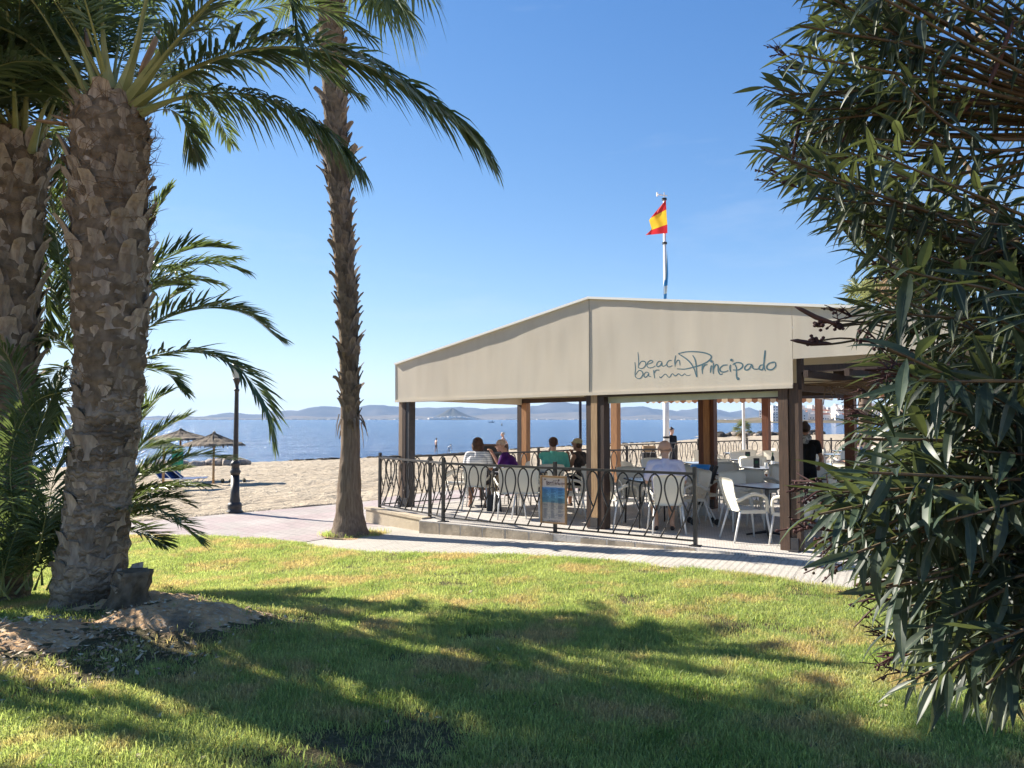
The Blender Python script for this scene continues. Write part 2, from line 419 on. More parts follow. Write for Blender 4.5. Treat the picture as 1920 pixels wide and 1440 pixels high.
# sea
def _sea(nt, b, P):
    mp = nd(nt, 'ShaderNodeMapping'); mp.inputs['Scale'].default_value = (.45, 1.0, 1); nt.links.new(P, mp.inputs[0]); V = mp.outputs[0]
    c = mixc(nt, noise_n(nt, V, .06, 5, .6), (.010,.066,.20), (.016,.092,.24))
    nt.links.new(c, b.inputs['Base Color']); b.inputs['Roughness'].default_value = .12; b.inputs['IOR'].default_value = 1.33; b.inputs['Specular IOR Level'].default_value = .30
    h = math_n(nt, 'ADD', noise_n(nt, V, 1.1, 6, .6, 0, 1), math_n(nt, 'MULTIPLY', noise_n(nt, V, .16, 3, .5, 0, 1), 2.5))
    bump_to(nt, b, h, 1.0, 1.1)
MT['sea'] = ground_mat('sea_water', _sea)
mb = MB(); mb.add([(-7500, 20, SEA), (7500, 20, SEA), (7500, 6400, SEA), (-7500, 6400, SEA)], [(0, 1, 2, 3)])
tag(mb.build('sea', MT['sea']), kind='structure')

# far hills: three ranges at their own distances
def ridge(name, D, prof, depth, c1, c2, seed, x0=-900, x1=2900, step=9, rough=1.0, lower=None):
    px = [p[0] for p in prof]; py = [p[1] for p in prof]
    mat = M(name+'_ground', c1, c2, .95, .004, spec=.05, world=True)
    mb = MB(); v = []; f = []; rows = [(-1, 0), (-.55, .22), (-.28, .55), (0, 1), (.5, .7), (1, .1)]
    X = [x0+step*i for i in range(int((x1-x0)/step)+1)]
    for x in X:
        y = float(np.interp(x, px, py)); r = at(x, y, D)
        h = max(4, r.z-SEA + rough*(3.2*noise.noise(Vector((x*.02, seed, 0)))+1.6*noise.noise(Vector((x*.07, seed, 1)))))
        for dy, k in rows:
            wob = 1+.55*noise.noise(Vector((x*.035, dy*3+seed, 4)))*(1 if abs(dy) in (.55, .28) else 0)
            v.append((r.x*(1+dy*depth/D*.2), D+dy*depth, SEA-1+h*k*wob))
    kr = len(rows)
    for i in range(len(X)-1):
        for j in range(kr-1):
            a = i*kr+j; f.append((a, a+kr, a+kr+1, a+1))
    mb.add(v, f); return tag(mb.build(name, mat, smooth=True), kind='structure')
ridge('far_hills', 5600, [(-900,770),(-300,762),(0,776),(280,779),(330,777),(385,781),(430,775),(478,777),(520,769),(560,766),(605,759),(640,764),(700,756),(740,762),(800,768),(860,764),(930,768),(1000,759),(1045,754),(1100,758),(1150,768),(1190,764),(1232,766),(1270,771),(1310,764),(1345,770),(1380,774),(1405,764),(1428,772),(1470,768),(1540,770),(1700,762),(2000,770),(2900,765)], 700, (.13,.12,.11), (.07,.07,.07), 1.5, rough=5.5)
ridge('foothills', 4700, [(-900,783),(280,784),(380,781),(470,784),(560,779),(640,782),(740,777),(800,781),(930,777),(1010,775),(1090,773),(1160,780),(1230,777),(1300,782),(1400,781),(1500,778),(1700,775),(2900,780)], 500, (.20,.165,.13), (.12,.11,.085), 4.2, rough=2.2)
mb = MB(); v = []; f = []
Dc = 3700; c = at(848, 786, Dc); hh = (786-764.5)/1400*Dc; n = 40
prof_r = [(0,1),(.10,.93),(.22,.74),(.36,.55),(.55,.32),(.78,.13),(1,.0)]
for r_, z_ in prof_r:
    for j in range(n):
        a = 2*math.pi*j/n; wob = 1+.16*noise.noise(Vector((math.cos(a)*1.5, math.sin(a)*1.5, r_*2)))
        R_ = r_*150*wob*(1.15 if math.cos(a) > 0 else .92)
        v.append((c.x+R_*math.cos(a)-r_*4, Dc+R_*1.2*math.sin(a), SEA+hh*z_*(1+.06*noise.noise(Vector((a*2, z_*5, 1))))))
for i in range(len(prof_r)-1):
    for j in range(n):
        q = i*n; f.append((q+j, q+n+j, q+n+(j+1) % n, q+(j+1) % n))
mb.add(v, f); tag(mb.build('conical_hill', M('conical_hill_ground', (.11,.095,.07), (.07,.07,.05), .95, .02, spec=.05, world=True), smooth=True), kind='structure')
# low flat far shore
mb = MB(); mb.add([(-7000, 3480, SEA+.4), (7000, 3480, SEA+.4), (7000, 5200, SEA+6), (-7000, 5200, SEA+6)], [(0,1,2,3)])
tag(mb.build('far_shore', M('far_shore_ground', (.24,.20,.15), (.13,.13,.09), .95, .01, spec=.05, world=True)), kind='structure')
# far town under the hill: hundreds of specks, one mass
MT['house'] = M('house_wall', (.82,.77,.70), (.76,.66,.56), .8, .05, world=True, rand=.12)
mb = MB(); r2 = random.Random(3)
for _ in range(900):
    if r2.random() < .45: px = r2.gauss(850, 48); up = max(0, 1-abs(px-850)/62)*r2.random()**2*9
    else: px = r2.uniform(300, 1420); up = r2.random()*1.2
    D = 3560 if up < 1.5 else 3600
    p = at(px, 788.2-up, D); s = r2.uniform(6, 16)
    mb.box((p.x, D-(0 if up < 1.5 else 40), p.z), (s*1.3, s, s*.55), r2.random())
tag(mb.build('far_town', MT['house']), 'pale town specks along the far shore', kind='stuff')

# the town across the bay on the right, on its own low hill
Dt = 760
prof = [(1300,786),(1380,783),(1440,777),(1500,772),(1560,770),(1640,766),(1760,760),(1900,764),(2100,768),(2400,770)]
v = []; f = []; mb = MB(); X = list(range(1340, 2300, 10))
def town_y(x): return float(np.interp(x, [p[0] for p in prof], [p[1] for p in prof]))
rows = [(-60, 0), (-20, .35), (20, .7), (70, 1), (160, .4)]
for x in X:
    r = at(x, town_y(x), Dt)
    for dy, k in rows: v.append((r.x*(1+dy/Dt), Dt+dy, SEA-.3+(r.z-SEA-1.5)*k+1.2*noise.noise(Vector((x*.05, dy, 0)))*k))
for i in range(len(X)-1):
    for j in range(4):
        a = i*5+j; f.append((a, a+5, a+6, a+1))
mb.add(v, f); tag(mb.build('town_hill', M('town_hill_ground', (.22,.16,.10), (.10,.10,.055), .95, .05, spec=.05, world=True), smooth=True), kind='structure')
def house_me(w_, d_, h_, kind):
    b = MB(); b.box((0,0,h_/2), (w_, d_, h_))
    if kind == 0: b.box((w_*.2,0,h_+.7), (w_*.4, d_*.5, 1.4))
    elif kind == 1:
        b.add([(-w_/2-.3,-d_/2-.3,h_),(w_/2+.3,-d_/2-.3,h_),(w_/2+.3,d_/2+.3,h_),(-w_/2-.3,d_/2+.3,h_),(-w_/2,0,h_+1.6),(w_/2,0,h_+1.6)], [(0,1,5,4),(2,3,4,5),(0,4,3),(1,2,5)], 1)
    else: b.box((-w_*.25,0,h_+1.2), (w_*.5, d_, 2.4))
    for i in range(max(2, int(w_/2.6))):
        for k in range(max(1, int(h_/2.8))): b.box((-w_/2+1.3+i*2.6, -d_/2-.02, 1.5+k*2.8), (1.1, .08, 1.2), m=2)
    return b.mesh('house', [MT['house'], MT['roof_tile'], MT['win_dark']])
MT['roof_tile'] = M('roof_tile', (.36,.14,.075), (.28,.11,.06), .85, 2)
MT['win_dark'] = M('window_dark', (.05,.055,.06), None, .2)
hm = [house_me(8,7,5.5,0), house_me(10,7,5.5,1), house_me(7,7,8,2), house_me(13,8,8.5,0), house_me(9,8,5.5,1)]
r2 = random.Random(11); used = []
for i in range(170):
    px = r2.uniform(1430, 1720) if i < 120 else r2.uniform(1640, 2000)
    t = r2.random()**.8; k = -38+t*110
    r = at(px, town_y(px), Dt); D = Dt+k
    kk = float(np.interp(k, [q[0] for q in rows], [q[1] for q in rows]))
    z = SEA-.3+(r.z-SEA-1.5)*kk-.4
    p = (r.x*(1+k/Dt), D, z)
    if any((p[0]-q[0])**2+(p[1]-q[1])**2*.6 < 60 for q in used): continue
    used.append(p)
    o = put('town_house', hm[r2.randrange(5)], loc=p); o.rotation_euler.z = r2.uniform(-.5, .5)
    tag(o, 'small pale house of the hillside town across the water', 'house', 'houses of the town across the bay')
o = put('tower_block', house_me(11, 9, 17, 0), loc=(at(1457, 780, 730).x, 730, SEA-.2)); tag(o, 'tall white apartment block at the water edge of the far town', 'building')
# haze
mh = bpy.data.materials.new('haze'); mh.use_nodes = True; nt = mh.node_tree; nt.nodes.remove(nt.nodes['Principled BSDF'])
pv = nt.nodes.new('ShaderNodeVolumePrincipled'); pv.inputs['Color'].default_value = (.40,.63,1,1); pv.inputs['Density'].default_value = HAZE; pv.inputs['Anisotropy'].default_value = .0
nt.links.new(pv.outputs[0], nt.nodes['Material Output'].inputs['Volume'])
mb = MB(); mb.box((0, 2500, 85), (18000, 9200, 178)); hz = tag(mb.build('haze', mh), kind='stuff')
# ------------------------------------------------------------------ the beach bar: terrace, canopy, railings
FE = Vector((5.83, -5.0, 0)).normalized(); FP = Vector((-FE.y, FE.x, 0))     # along the front, and into the bar
ZV = Vector((0, 0, 1))
A0 = gp(753, 950, 0); A0 = Vector((A0.x, A0.y, 0))
def front_pt(px, py, off=0.0):
    """point on the upright plane of the pavilion front (off metres outwards)"""
    r = ray(px, py); o = Vector((0, 0, CAM_Z)); p0 = A0 - FP*off
    return o + r*((p0-o).dot(FP)/r.dot(FP))
def on_front(px): 
    p = front_pt(px, 900); return Vector((p.x, p.y, 0))
Bp, Cp = on_front(1115), on_front(1480)
print('B', Bp, 'C', Cp)
RAIL = [gp(712, 953), gp(806, 971), gp(831, 978), gp(1041, 999), gp(1304, 1024)]
# terrace floor slab
rd = (RAIL[4]-RAIL[2]).normalized(); rn = Vector((rd.y, -rd.x, 0))
wl_end = RAIL[2]-rd*.42+rn*.13; wr_end = RAIL[4]+rn*.13+rd*.05
s0 = RAIL[0]+Vector((-.12, -.05, 0)); s1 = RAIL[1]+Vector((-.10,-.03,0))
poly = [s0, s1, wl_end-rn*.012, wr_end-rn*.012, Vector((3.3, 9.2, 0)), Vector((16, 1.6, 0)), Vector((16, 30, 0)), Vector((12.6, 26.4, 0)), Vector((6, 24.6, 0)), Vector((2.6, 21.2, 0)), Vector((2.2, 18.7, 0))]
mb = MB(); mb.sheet([(p.x, p.y, -.175) for p in poly], .35); tag(mb.build('terrace_floor', MT['terrace']), kind='structure')
# low wall of concrete blocks under the front railing
MT['block'] = M('concrete_block', (.58,.475,.345), (.46,.37,.27), .9, 5, .5, 40, spec=.1, c3=(.30,.25,.19), ns2=2.5)
MT['kerb'] = M('kerb_concrete', (.50,.425,.315), (.42,.35,.26), .9, 5, .4, 40, spec=.1)
wall = thing('block_wall', 'low wall of stained concrete blocks under the front railing', 'wall', wl_end)
L = (wr_end-wl_end).length; nb = 11; x = 0; r2 = random.Random(5)
for i in range(nb):
    bw = L/nb; p = wl_end+rd*(x+bw/2); zt = -.015; zb = -.36; x += bw
    b = MB(); hw, hh = bw/2-.006, (zt-zb)/2; t = .15+r2.uniform(-.006, .006)
    Mx = Matrix((rd, rn, ZV)).transposed().to_4x4(); Mx.translation = p-rn*(.15/2)-wl_end+ZV*((zt+zb)/2)
    me_v = [(-hw,-t/2,-hh),(hw,-t/2,-hh),(hw,t/2,-hh),(-hw,t/2,-hh),(-hw+.008,-t/2,hh),(hw-.008,-t/2,hh),(hw-.008,t/2-.012,hh),(-hw+.008,t/2-.012,hh)]
    b.add([Mx @ Vector(q) for q in me_v], [(3,2,1,0),(4,5,6,7),(0,1,5,4),(1,2,6,5),(2,3,7,6),(3,0,4,7)])
    b.build('block', MT['block'], wall)
b = MB(); Mx = Matrix((rd, rn, ZV)).transposed().to_4x4(); Mx.translation = (rd*L/2-rn*.09+ZV*(-.19)); b.box((0,0,0), (L-.02, .13, .34), mat=Mx); b.build('mortar', MT['kerb'], wall)
kd = (s1-s0).normalized(); kn = Vector((kd.y, -kd.x, 0))
wall2 = thing('low_kerb_wall', 'plain beige kerb wall at the corner beside the tall palm', 'wall', s0)
b = MB(); b.bar(kn*.045-kd*.1+ZV*-.17, (s1-s0)+kn*.045+kd*.1+ZV*-.17, .10, .31); b.build('kerb_base', MT['kerb'], wall2)
b = MB(); b.bar(kn*.03-kd*.14+ZV*.006, (s1-s0)+kn*.03+kd*.12+ZV*.006, .17, .045); b.build('coping', MT['kerb'], wall2)

# the gabled canvas pavilion
pav = thing('canvas_pavilion', 'gabled beige canvas pavilion on timber posts with the beach bar lettering', 'pavilion', A0)
DEP = 3.74
def loc(p): return p-A0
LP = on_front(742); TOPL = front_pt(742, 684); TOPB = front_pt(1105, 560); BOTL = front_pt(742, 751); BOTB = front_pt(1105, 737)
NB = front_pt(1487, 722.5); NT = front_pt(1487, 673)
lenL = (Vector((TOPB.x-TOPL.x, TOPB.y-TOPL.y))).length
def along(base, s, z): q = base+FE*s; return Vector((q.x, q.y, z))
B2 = Vector((TOPB.x, TOPB.y, 0))
top_slope = (front_pt(1480, 572.5).z-TOPB.z)/((on_front(1480)-B2).length)
lenR = 5.0
KT = along(B2, lenR, TOPB.z+top_slope*lenR); KB = along(B2, lenR, 2.50+.0)
print('gable', TOPL.z, TOPB.z, BOTL.z, BOTB.z, 'notch', NB.z, NT.z, 'K', KT, lenL)
S_PEAK = Vector((loc(BOTB).x, loc(BOTB).y, 0)).dot(FE); S_NOTCH = Vector((loc(NB).x, loc(NB).y, 0)).dot(FE)
def sag(p):
    """how far the stretched cloth bellies out or in at a point of the front"""
    s = (Vector((p[0], p[1], 0))).dot(FE); z = p[2]
    return min(1, abs(s-S_NOTCH)/.6, abs(s-S_PEAK)/.5)*(.014*noise.noise(Vector((s*.55, z*.9, 1)))+.006*noise.noise(Vector((s*1.6+z*.6, z*1.1, 5)))+.0022*noise.noise(Vector((s*6, z*1.2, 9))))
def cloth_grid(mb, quads, th=.006):
    for q in quads:
        a, b_, c, d = [loc(x) for x in q]; nx = max(6, int((b_-a).length/.09)); nz = 22
        for sd, off in ((1, th/2), (-1, -th/2)):
            v = []; f = []
            for i in range(nx+1):
                for j in range(nz+1):
                    u, w_ = i/nx, j/nz; p = (a*(1-u)+b_*u)*(1-w_)+(d*(1-u)+c*u)*w_
                    v.append(p-FP*(sag(p)+off))
            for i in range(nx):
                for j in range(nz): k = i*(nz+1)+j; f.append((k, k+nz+1, k+nz+2, k+1) if sd > 0 else (k, k+1, k+nz+2, k+nz+1))
            mb.add(v, f)
pan = MB(); cloth_grid(pan, [(BOTL, BOTB, TOPB, TOPL)]); pan.build('canvas_panel', MT['canvas'], pav, smooth=True)
def top_at(p): s = (Vector((p.x-B2.x, p.y-B2.y, 0))).dot(FE); return along(B2, s, TOPB.z+top_slope*s)
pan = MB(); cloth_grid(pan, [(BOTB, NB, top_at(NB), TOPB), (NT, KB, KT, top_at(NT))]); pan.build('canvas_panel', MT['canvas'], pav, smooth=True)
b = MB(); b.bar(loc(BOTB)-FP*.007, loc(TOPB)-FP*.007, .012, .006); b.build('seam', M('seam', (.40,.36,.29), None, .7), pav)
b = MB(); b.bar(loc(BOTL)-FP*.014-ZV*.012, loc(BOTB)-FP*.014-ZV*.012, .02, .05); b.bar(loc(BOTB)-FP*.0145-ZV*.012, loc(NB)-FP*.0145-ZV*.012, .02, .05); b.build('hem', MT['canvas'], pav)
for p, q in ((TOPL, TOPB), (TOPB, KT)):
    b = MB(); b.bar(loc(p)-FP*.02+ZV*.012, loc(q)-FP*.02+ZV*.012, .05, .035); b.build('edge_piping', MT['canvas_trim'], pav)
b = MB(); b.bar(loc(TOPL)-FP*.002, loc(BOTL)-FP*.002, .02, .02); b.build('edge_piping', MT['canvas_trim'], pav)
for p, q in ((TOPL, TOPB), (TOPB, KT)):
    b = MB(); b.sheet([loc(p)+ZV*.004, loc(q)+ZV*.004, loc(q)+FP*DEP+ZV*.004, loc(p)+FP*DEP+ZV*.004], .01); b.build('roof_sheet', MT['canvas'], pav)
# side flap at the left end and the back gable
bl, bt = BOTL+FP*DEP, TOPL+FP*DEP
b = MB(); b.sheet([loc(q) for q in (BOTL+FP*.02, TOPL+FP*.02-ZV*.01, bt-ZV*.01, bl)], .009); b.build('side_flap', MT['canvas'], pav)
b = MB(); b.sheet([loc(q)+FP*DEP for q in (BOTL, Vector((BOTB.x, BOTB.y, BOTB.z)), TOPB-ZV*.02, TOPL-ZV*.02)], .01); b.build('back_panel', MT['canvas'], pav)
b = MB(); b.sheet([loc(q)+FP*DEP for q in (BOTB, along(B2, lenR, 2.15), KT-ZV*.02, TOPB-ZV*.02)], .0105); b.build('back_panel', MT['canvas'], pav)
# inner sheet hung under the left bay, and the rolled blinds
b = MB(); b.sheet([loc(BOTL)+FE*.2+FP*.25-ZV*.0, loc(BOTL)+FE*.2+FP*(DEP-.1)-ZV*.04, loc(BOTL)+FE*.2+FP*(DEP-.1)+ZV*.16, loc(BOTL)+FE*.2+FP*.25+ZV*.16], .01); b.build('inner_flap', MT['canvas'], pav)
b = MB(); b.bar(loc(BOTB)+FE*.22+FP*.16-ZV*.10, loc(NB)-FE*.12+FP*.16-ZV*.07, .03, .13); b.build('roll_blind', MT['blind'], pav)
b = MB(); b.bar(loc(BOTL)+FE*.25+FP*.1-ZV*.01, loc(BOTB)-FE*.15+FP*.1-ZV*.03, .05, .05); b.build('roll_blind', MT['canvas'], pav)
# beams
zb = BOTB.z-.045
b = MB(); b.bar(loc(BOTB)+FE*.2+FP*.06-ZV*.03, loc(NB)-FE*.1+FP*.06-ZV*.028, .08, .07); b.build('beam', MT['dark_wood'], pav)
b = MB(); b.bar(loc(BOTL)+FE*.2+FP*.07+ZV*.04, loc(BOTB)-FE*.1+FP*.07+ZV*.04, .08, .08); b.build('beam', MT['dark_wood'], pav)
b = MB(); b.bar(loc(BOTL)+FE*.1+FP*(DEP-.06)+ZV*.05, loc(BOTB)+FP*(DEP-.06)+ZV*.05, .08, .1); b.build('beam', MT['dark_wood'], pav)
b = MB(); b.bar(loc(BOTB)+FP*(DEP-.06)+ZV*.03, loc(NB)+FP*(DEP-.06)+ZV*.03, .08, .1); b.build('beam', MT['dark_wood'], pav)
for s_ in (.12, lenL, lenL+3.02):
    p = Vector((BOTL.x, BOTL.y, 0))+FE*s_; z = BOTL.z+.07
    b = MB(); b.bar(loc(Vector((p.x,p.y,z)))+FP*.12, loc(Vector((p.x,p.y,z)))+FP*(DEP-.12), .07, .1); b.build('beam', MT['dark_wood'], pav)
# tent frame tubes under the roof
for s_ in (lenL*.5, lenL, lenL+2.2):
    z = np.interp(s_, [0, lenL, lenL+lenR], [TOPL.z, TOPB.z, KT.z])-.05; p = Vector((BOTL.x, BOTL.y, z))+FE*s_
    b = MB(); b.tube([loc(p)+FP*.03, loc(p)+FP*(DEP-.03)], .025, 8); b.build('frame_tube', MT['white_paint'], pav)
# posts: upright planks side by side, each a piece of its own, standing in a dark steel shoe
def post(name, label, foot, parts, top, group='timber posts of the bar', shoe=None, parent=None, ax=None):
    """parts: (offset along the front, width, depth, material)"""
    ax = ax or FE; t = thing(name, label, 'post', foot, math.atan2(ax.y, ax.x), group)
    for off, wd, dp, m, dn in parts:
        b = MB(); h = top
        v0 = .006
        b.box((off, dn, h/2), (wd, dp, h)); o = b.build('plank', MT[m], t)
    if shoe:
        b = MB(); b.box((shoe[0], -shoe[2]/2+.004, .085), (shoe[1], .03, .17)); b.build('steel_shoe', MT['steel_dark'], t)
        b = MB(); b.box((shoe[0], -shoe[2]/2-.03, .01), (shoe[1]*1.15, .08, .02)); b.build('base_plate', MT['steel_dark'], t)
    return t
hA, hB, hC = BOTL.z+.05, BOTB.z+.03, NB.z+.02
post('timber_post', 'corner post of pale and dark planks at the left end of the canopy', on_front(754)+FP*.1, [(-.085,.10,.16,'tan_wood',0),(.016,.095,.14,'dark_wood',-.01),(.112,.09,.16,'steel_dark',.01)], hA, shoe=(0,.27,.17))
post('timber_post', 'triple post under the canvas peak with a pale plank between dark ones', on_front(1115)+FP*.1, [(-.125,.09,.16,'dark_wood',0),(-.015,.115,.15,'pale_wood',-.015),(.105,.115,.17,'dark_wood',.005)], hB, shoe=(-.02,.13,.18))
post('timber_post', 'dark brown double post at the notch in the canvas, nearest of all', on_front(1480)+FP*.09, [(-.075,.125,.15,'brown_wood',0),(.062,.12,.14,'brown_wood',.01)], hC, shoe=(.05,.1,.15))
Dq = on_front(753)+FP*DEP*1.0; Fq = on_front(1115)+FP*DEP; Gq = on_front(1480)+FP*DEP
post('timber_post', 'dark plank joined to an orange plank beside the mint shirt man', at(982, 900, Dq.y)*1.0-ZV*at(982, 900, Dq.y).z, [(-.075,.13,.14,'dark_wood',0),(.068,.14,.15,'orange_wood',0)], hA+.1)
f = at(1327, 900, 14.45); f.z = 0
post('timber_post', 'thick red brown post of two planks beside the blue lidded bin', f, [(-.095,.11,.16,'red_wood',.006),(.025,.125,.17,'orange_wood',0),(.13,.08,.15,'red_wood',.01)], hB+.1, shoe=(.03,.26,.17))
f = at(1597, 900, 13.0); f.z = 0
post('timber_post', 'dark red post half hidden behind the oleander leaves', f, [(0,.165,.165,'red_wood',0)], 2.35)
f = at(1155, 900, 19.6); f.z = 0
post('timber_post', 'sunlit orange post by the back railing under the striped awning', f, [(0,.19,.19,'orange_wood',0)], 2.25)
f = at(1438.5, 900, 20.5); f.z = 0
post('timber_post', 'red brown post to the left of the front notch post, further back', f, [(0,.18,.18,'red_wood',0)], 2.4)
f = at(1538, 900, 21.5); f.z = 0
post('timber_post', 'slim red brown post at the back railing right of the woman in black', f, [(0,.17,.17,'red_wood',0)], 2.6)
f = at(1742, 900, 14.5); f.z = 0
post('timber_post', 'pale orange post seen through the oleander leaves', f, [(0,.17,.17,'orange_wood',0)], 2.6)
f = at(1088.5, 900, 17.9); f.z = 0
t = thing('awning_pole', 'thin dark blue pole beside the peak post', 'pole', f); b = MB(); b.tube([(0,0,0),(0,0,2.15)], .035, 8); b.build('shaft', M('navy_paint', (.012,.018,.045), None, .4), t); b = MB(); b.lathe([(.0,.0),(.10,.0),(.09,.02),(.04,.03)], 12); b.build('foot', MT['steel_dark'], t)
f = at(1396, 900, 21.5); f.z = 0
t = thing('awning_pole', 'thin white pole in front of the small shore palm', 'pole', f); b = MB(); b.tube([(0,0,0),(0,0,2.3)], .045, 8); b.build('shaft', MT['white_paint'], t); b = MB(); b.lathe([(.0,.0),(.12,.0),(.1,.02),(.05,.03)], 12); b.build('foot', MT['white_paint'], t)

# lettering on the canvas: hand drawn strokes as thin ribbons standing 6 mm off the cloth
def zp(x, y): return (1180+x/6.62, 640+y/6.62)
def ribbon(mb, pts, w0, mp, taper=True):
    P = [mp(*p) for p in pts]; P = catmull(P, 5) if len(P) > 2 else [Vector(p) for p in P]
    k = len(P); v = []
    nrm = -FP
    for i, p in enumerate(P):
        t = (P[min(i+1, k-1)]-P[max(i-1, 0)]).normalized(); sd_ = t.cross(nrm).normalized()
        s = i/(k-1); ww = w0*(.55+.45*math.sin(math.pi*min(1, max(0, s*.9+.08)))) if taper else w0
        v += [p+sd_*ww+nrm*.0006, p-sd_*ww+nrm*.0006]
    f = [(2*i, 2*i+1, 2*i+3, 2*i+2) for i in range(k-1)]
    mb.add(v, f); mb.add([q-nrm*.0008 for q in v], [q[::-1] for q in f])
def dot(mb, c, r, mp):
    n = 12; P = [mp(c[0]+r*math.cos(2*math.pi*i/n), c[1]+r*math.sin(2*math.pi*i/n)) for i in range(n)]
    mb.add([q-FP*.002 for q in P], [tuple(range(n))])
WORDS = {
 'beach': [[(105,135),(112,200),(114,270),(108,332)],[(110,305),(145,252),(190,250),(203,285),(180,325),(145,338),(112,326)],
   [(215,288),(262,272),(292,250),(265,236),(230,262),(218,305),(245,328),(285,324),(325,303)],
   [(405,255),(365,248),(338,285),(350,313),(382,300),(404,264),(405,300),(425,308),(460,288)],
   [(525,238),(490,240),(463,280),(478,313),(505,314),(535,300)],[(575,175),(563,240),(567,312)],[(568,285),(592,240),(618,238),(625,268),(628,300)]],
 'bar': [[(67,258),(76,340),(70,410),(80,450)],[(78,415),(115,364),(155,372),(168,410),(140,455),(105,462),(68,432)],
   [(240,388),(203,384),(180,420),(196,446),(224,430),(240,397),(243,430),(270,438)],[(300,355),(306,400),(314,458)],[(308,398),(330,360),(374,356)]],
 'wave': [[(375,435),(385,452),(410,435),(440,408),(460,414),(482,440),(502,444),(525,408),(545,405),(560,425),(580,425),(605,405),(622,406),(642,425),(665,420),(687,402),(710,422),(735,425),(762,415)]],
 'Principado': [[(785,172),(815,222),(830,300),(841,446)],[(605,152),(690,205),(755,262),(802,335),(836,442)],
   [(605,152),(700,131),(820,128),(930,142),(1000,168),(1018,198),(990,238),(930,275),(850,306),(760,330),(680,345),(592,341)],
   [(913,275),(905,330),(908,405)],[(908,352),(930,302),(970,285)],[(1020,298),(1011,340),(1007,390)],[(1046,268),(1041,330),(1043,405)],[(1042,352),(1072,292),(1100,302),(1106,370),(1128,410),(1162,402)],
   [(1218,292),(1165,300),(1126,340),(1142,376),(1190,379),(1228,360)],[(1255,290),(1249,330),(1256,378)],
   [(1298,268),(1328,330),(1330,420),(1344,472),(1363,464),(1346,446)],[(1283,287),(1338,263),(1400,278),(1402,320),(1352,354),(1288,355)],
   [(1522,287),(1472,285),(1432,325),(1446,356),(1490,341),(1521,292),(1536,335),(1576,346),(1612,338)],
   [(1668,290),(1627,300),(1610,335),(1632,352),(1662,328),(1687,112),(1672,230),(1674,325),(1690,368)],
   [(1795,265),(1742,270),(1706,310),(1717,346),(1770,350),(1815,310),(1808,260),(1765,258)]]}
DOTS = [(1020,247),(1268,232)]
def mp_front(x, y):
    p = loc(front_pt(*zp(x, y))); return p-FP*(sag(p)+.0038)
for wd, st in WORDS.items():
    b = MB()
    for s_ in st: ribbon(b, s_, .0065 if wd == 'wave' else (.0098 if wd == 'Principado' else .0078), mp_front)
    if wd == 'Principado':
        for d_ in DOTS: dot(b, d_, 17, mp_front)
    b.build('lettering', MT['letter'], pav)

# pergola with a reed roof, right of the canvas
pg = thing('reed_pergola', 'dark timber pergola with a ragged reed roof right of the canvas', 'pergola', Cp)
def cl(a, b_, z): return FE*a+FP*b_+ZV*z
for k, z in ((.02, NT.z-.10), (1.3, NT.z-.1), (DEP-.1, NT.z-.1)):
    b = MB(); b.bar(cl(.16, k+.06, z-.03), cl(5.5, k+.06, z-.03), .07, .09); b.build('beam', MT['dark_wood'], pg)
b = MB(); b.box((FE*.13+FP*.1)+ZV*(NT.z+hC)/2, (.06,.1,NT.z-hC+.15), math.atan2(FE.y, FE.x)); b.build('bracket', MT['dark_wood'], pg)
r2 = random.Random(21)
for i in range(11):
    a = .25+i*.5; b = MB(); b.bar(cl(a, -.05, NT.z-.2), cl(a+.1, DEP+.6, NT.z-.2), .06, .09); b.build('rafter', MT['dark_wood'], pg)
MT['reed'] = M('reed', (.20,.135,.085), (.09,.06,.042), .9, 6, rand=.2)
b = MB()
for i in range(520):
    a, c = r2.uniform(.1, 5.6), r2.uniform(.5, DEP+.4); an = r2.gauss(0, .18); ln = r2.uniform(.5, 1.3); z = NT.z-.26-r2.random()*.06
    d_ = (FE*math.cos(an)+FP*math.sin(an))*ln/2
    b.bar(cl(a, c, z)-d_, cl(a, c, z+r2.gauss(0,.02))+d_, r2.uniform(.015, .05), .012)
tag(b.build('reed', MT['reed'], pg), kind='stuff')
b = MB()
for i in range(90):
    a, c = r2.uniform(.1, 5.4), r2.uniform(.4, DEP); z = NT.z-.33
    b.bar(cl(a, c, z), cl(a+r2.gauss(0,.15), c+r2.gauss(0,.1), z-r2.uniform(.05,.25)), .012, .008)
tag(b.build('hanging_reed', MT['reed'], pg), kind='stuff')

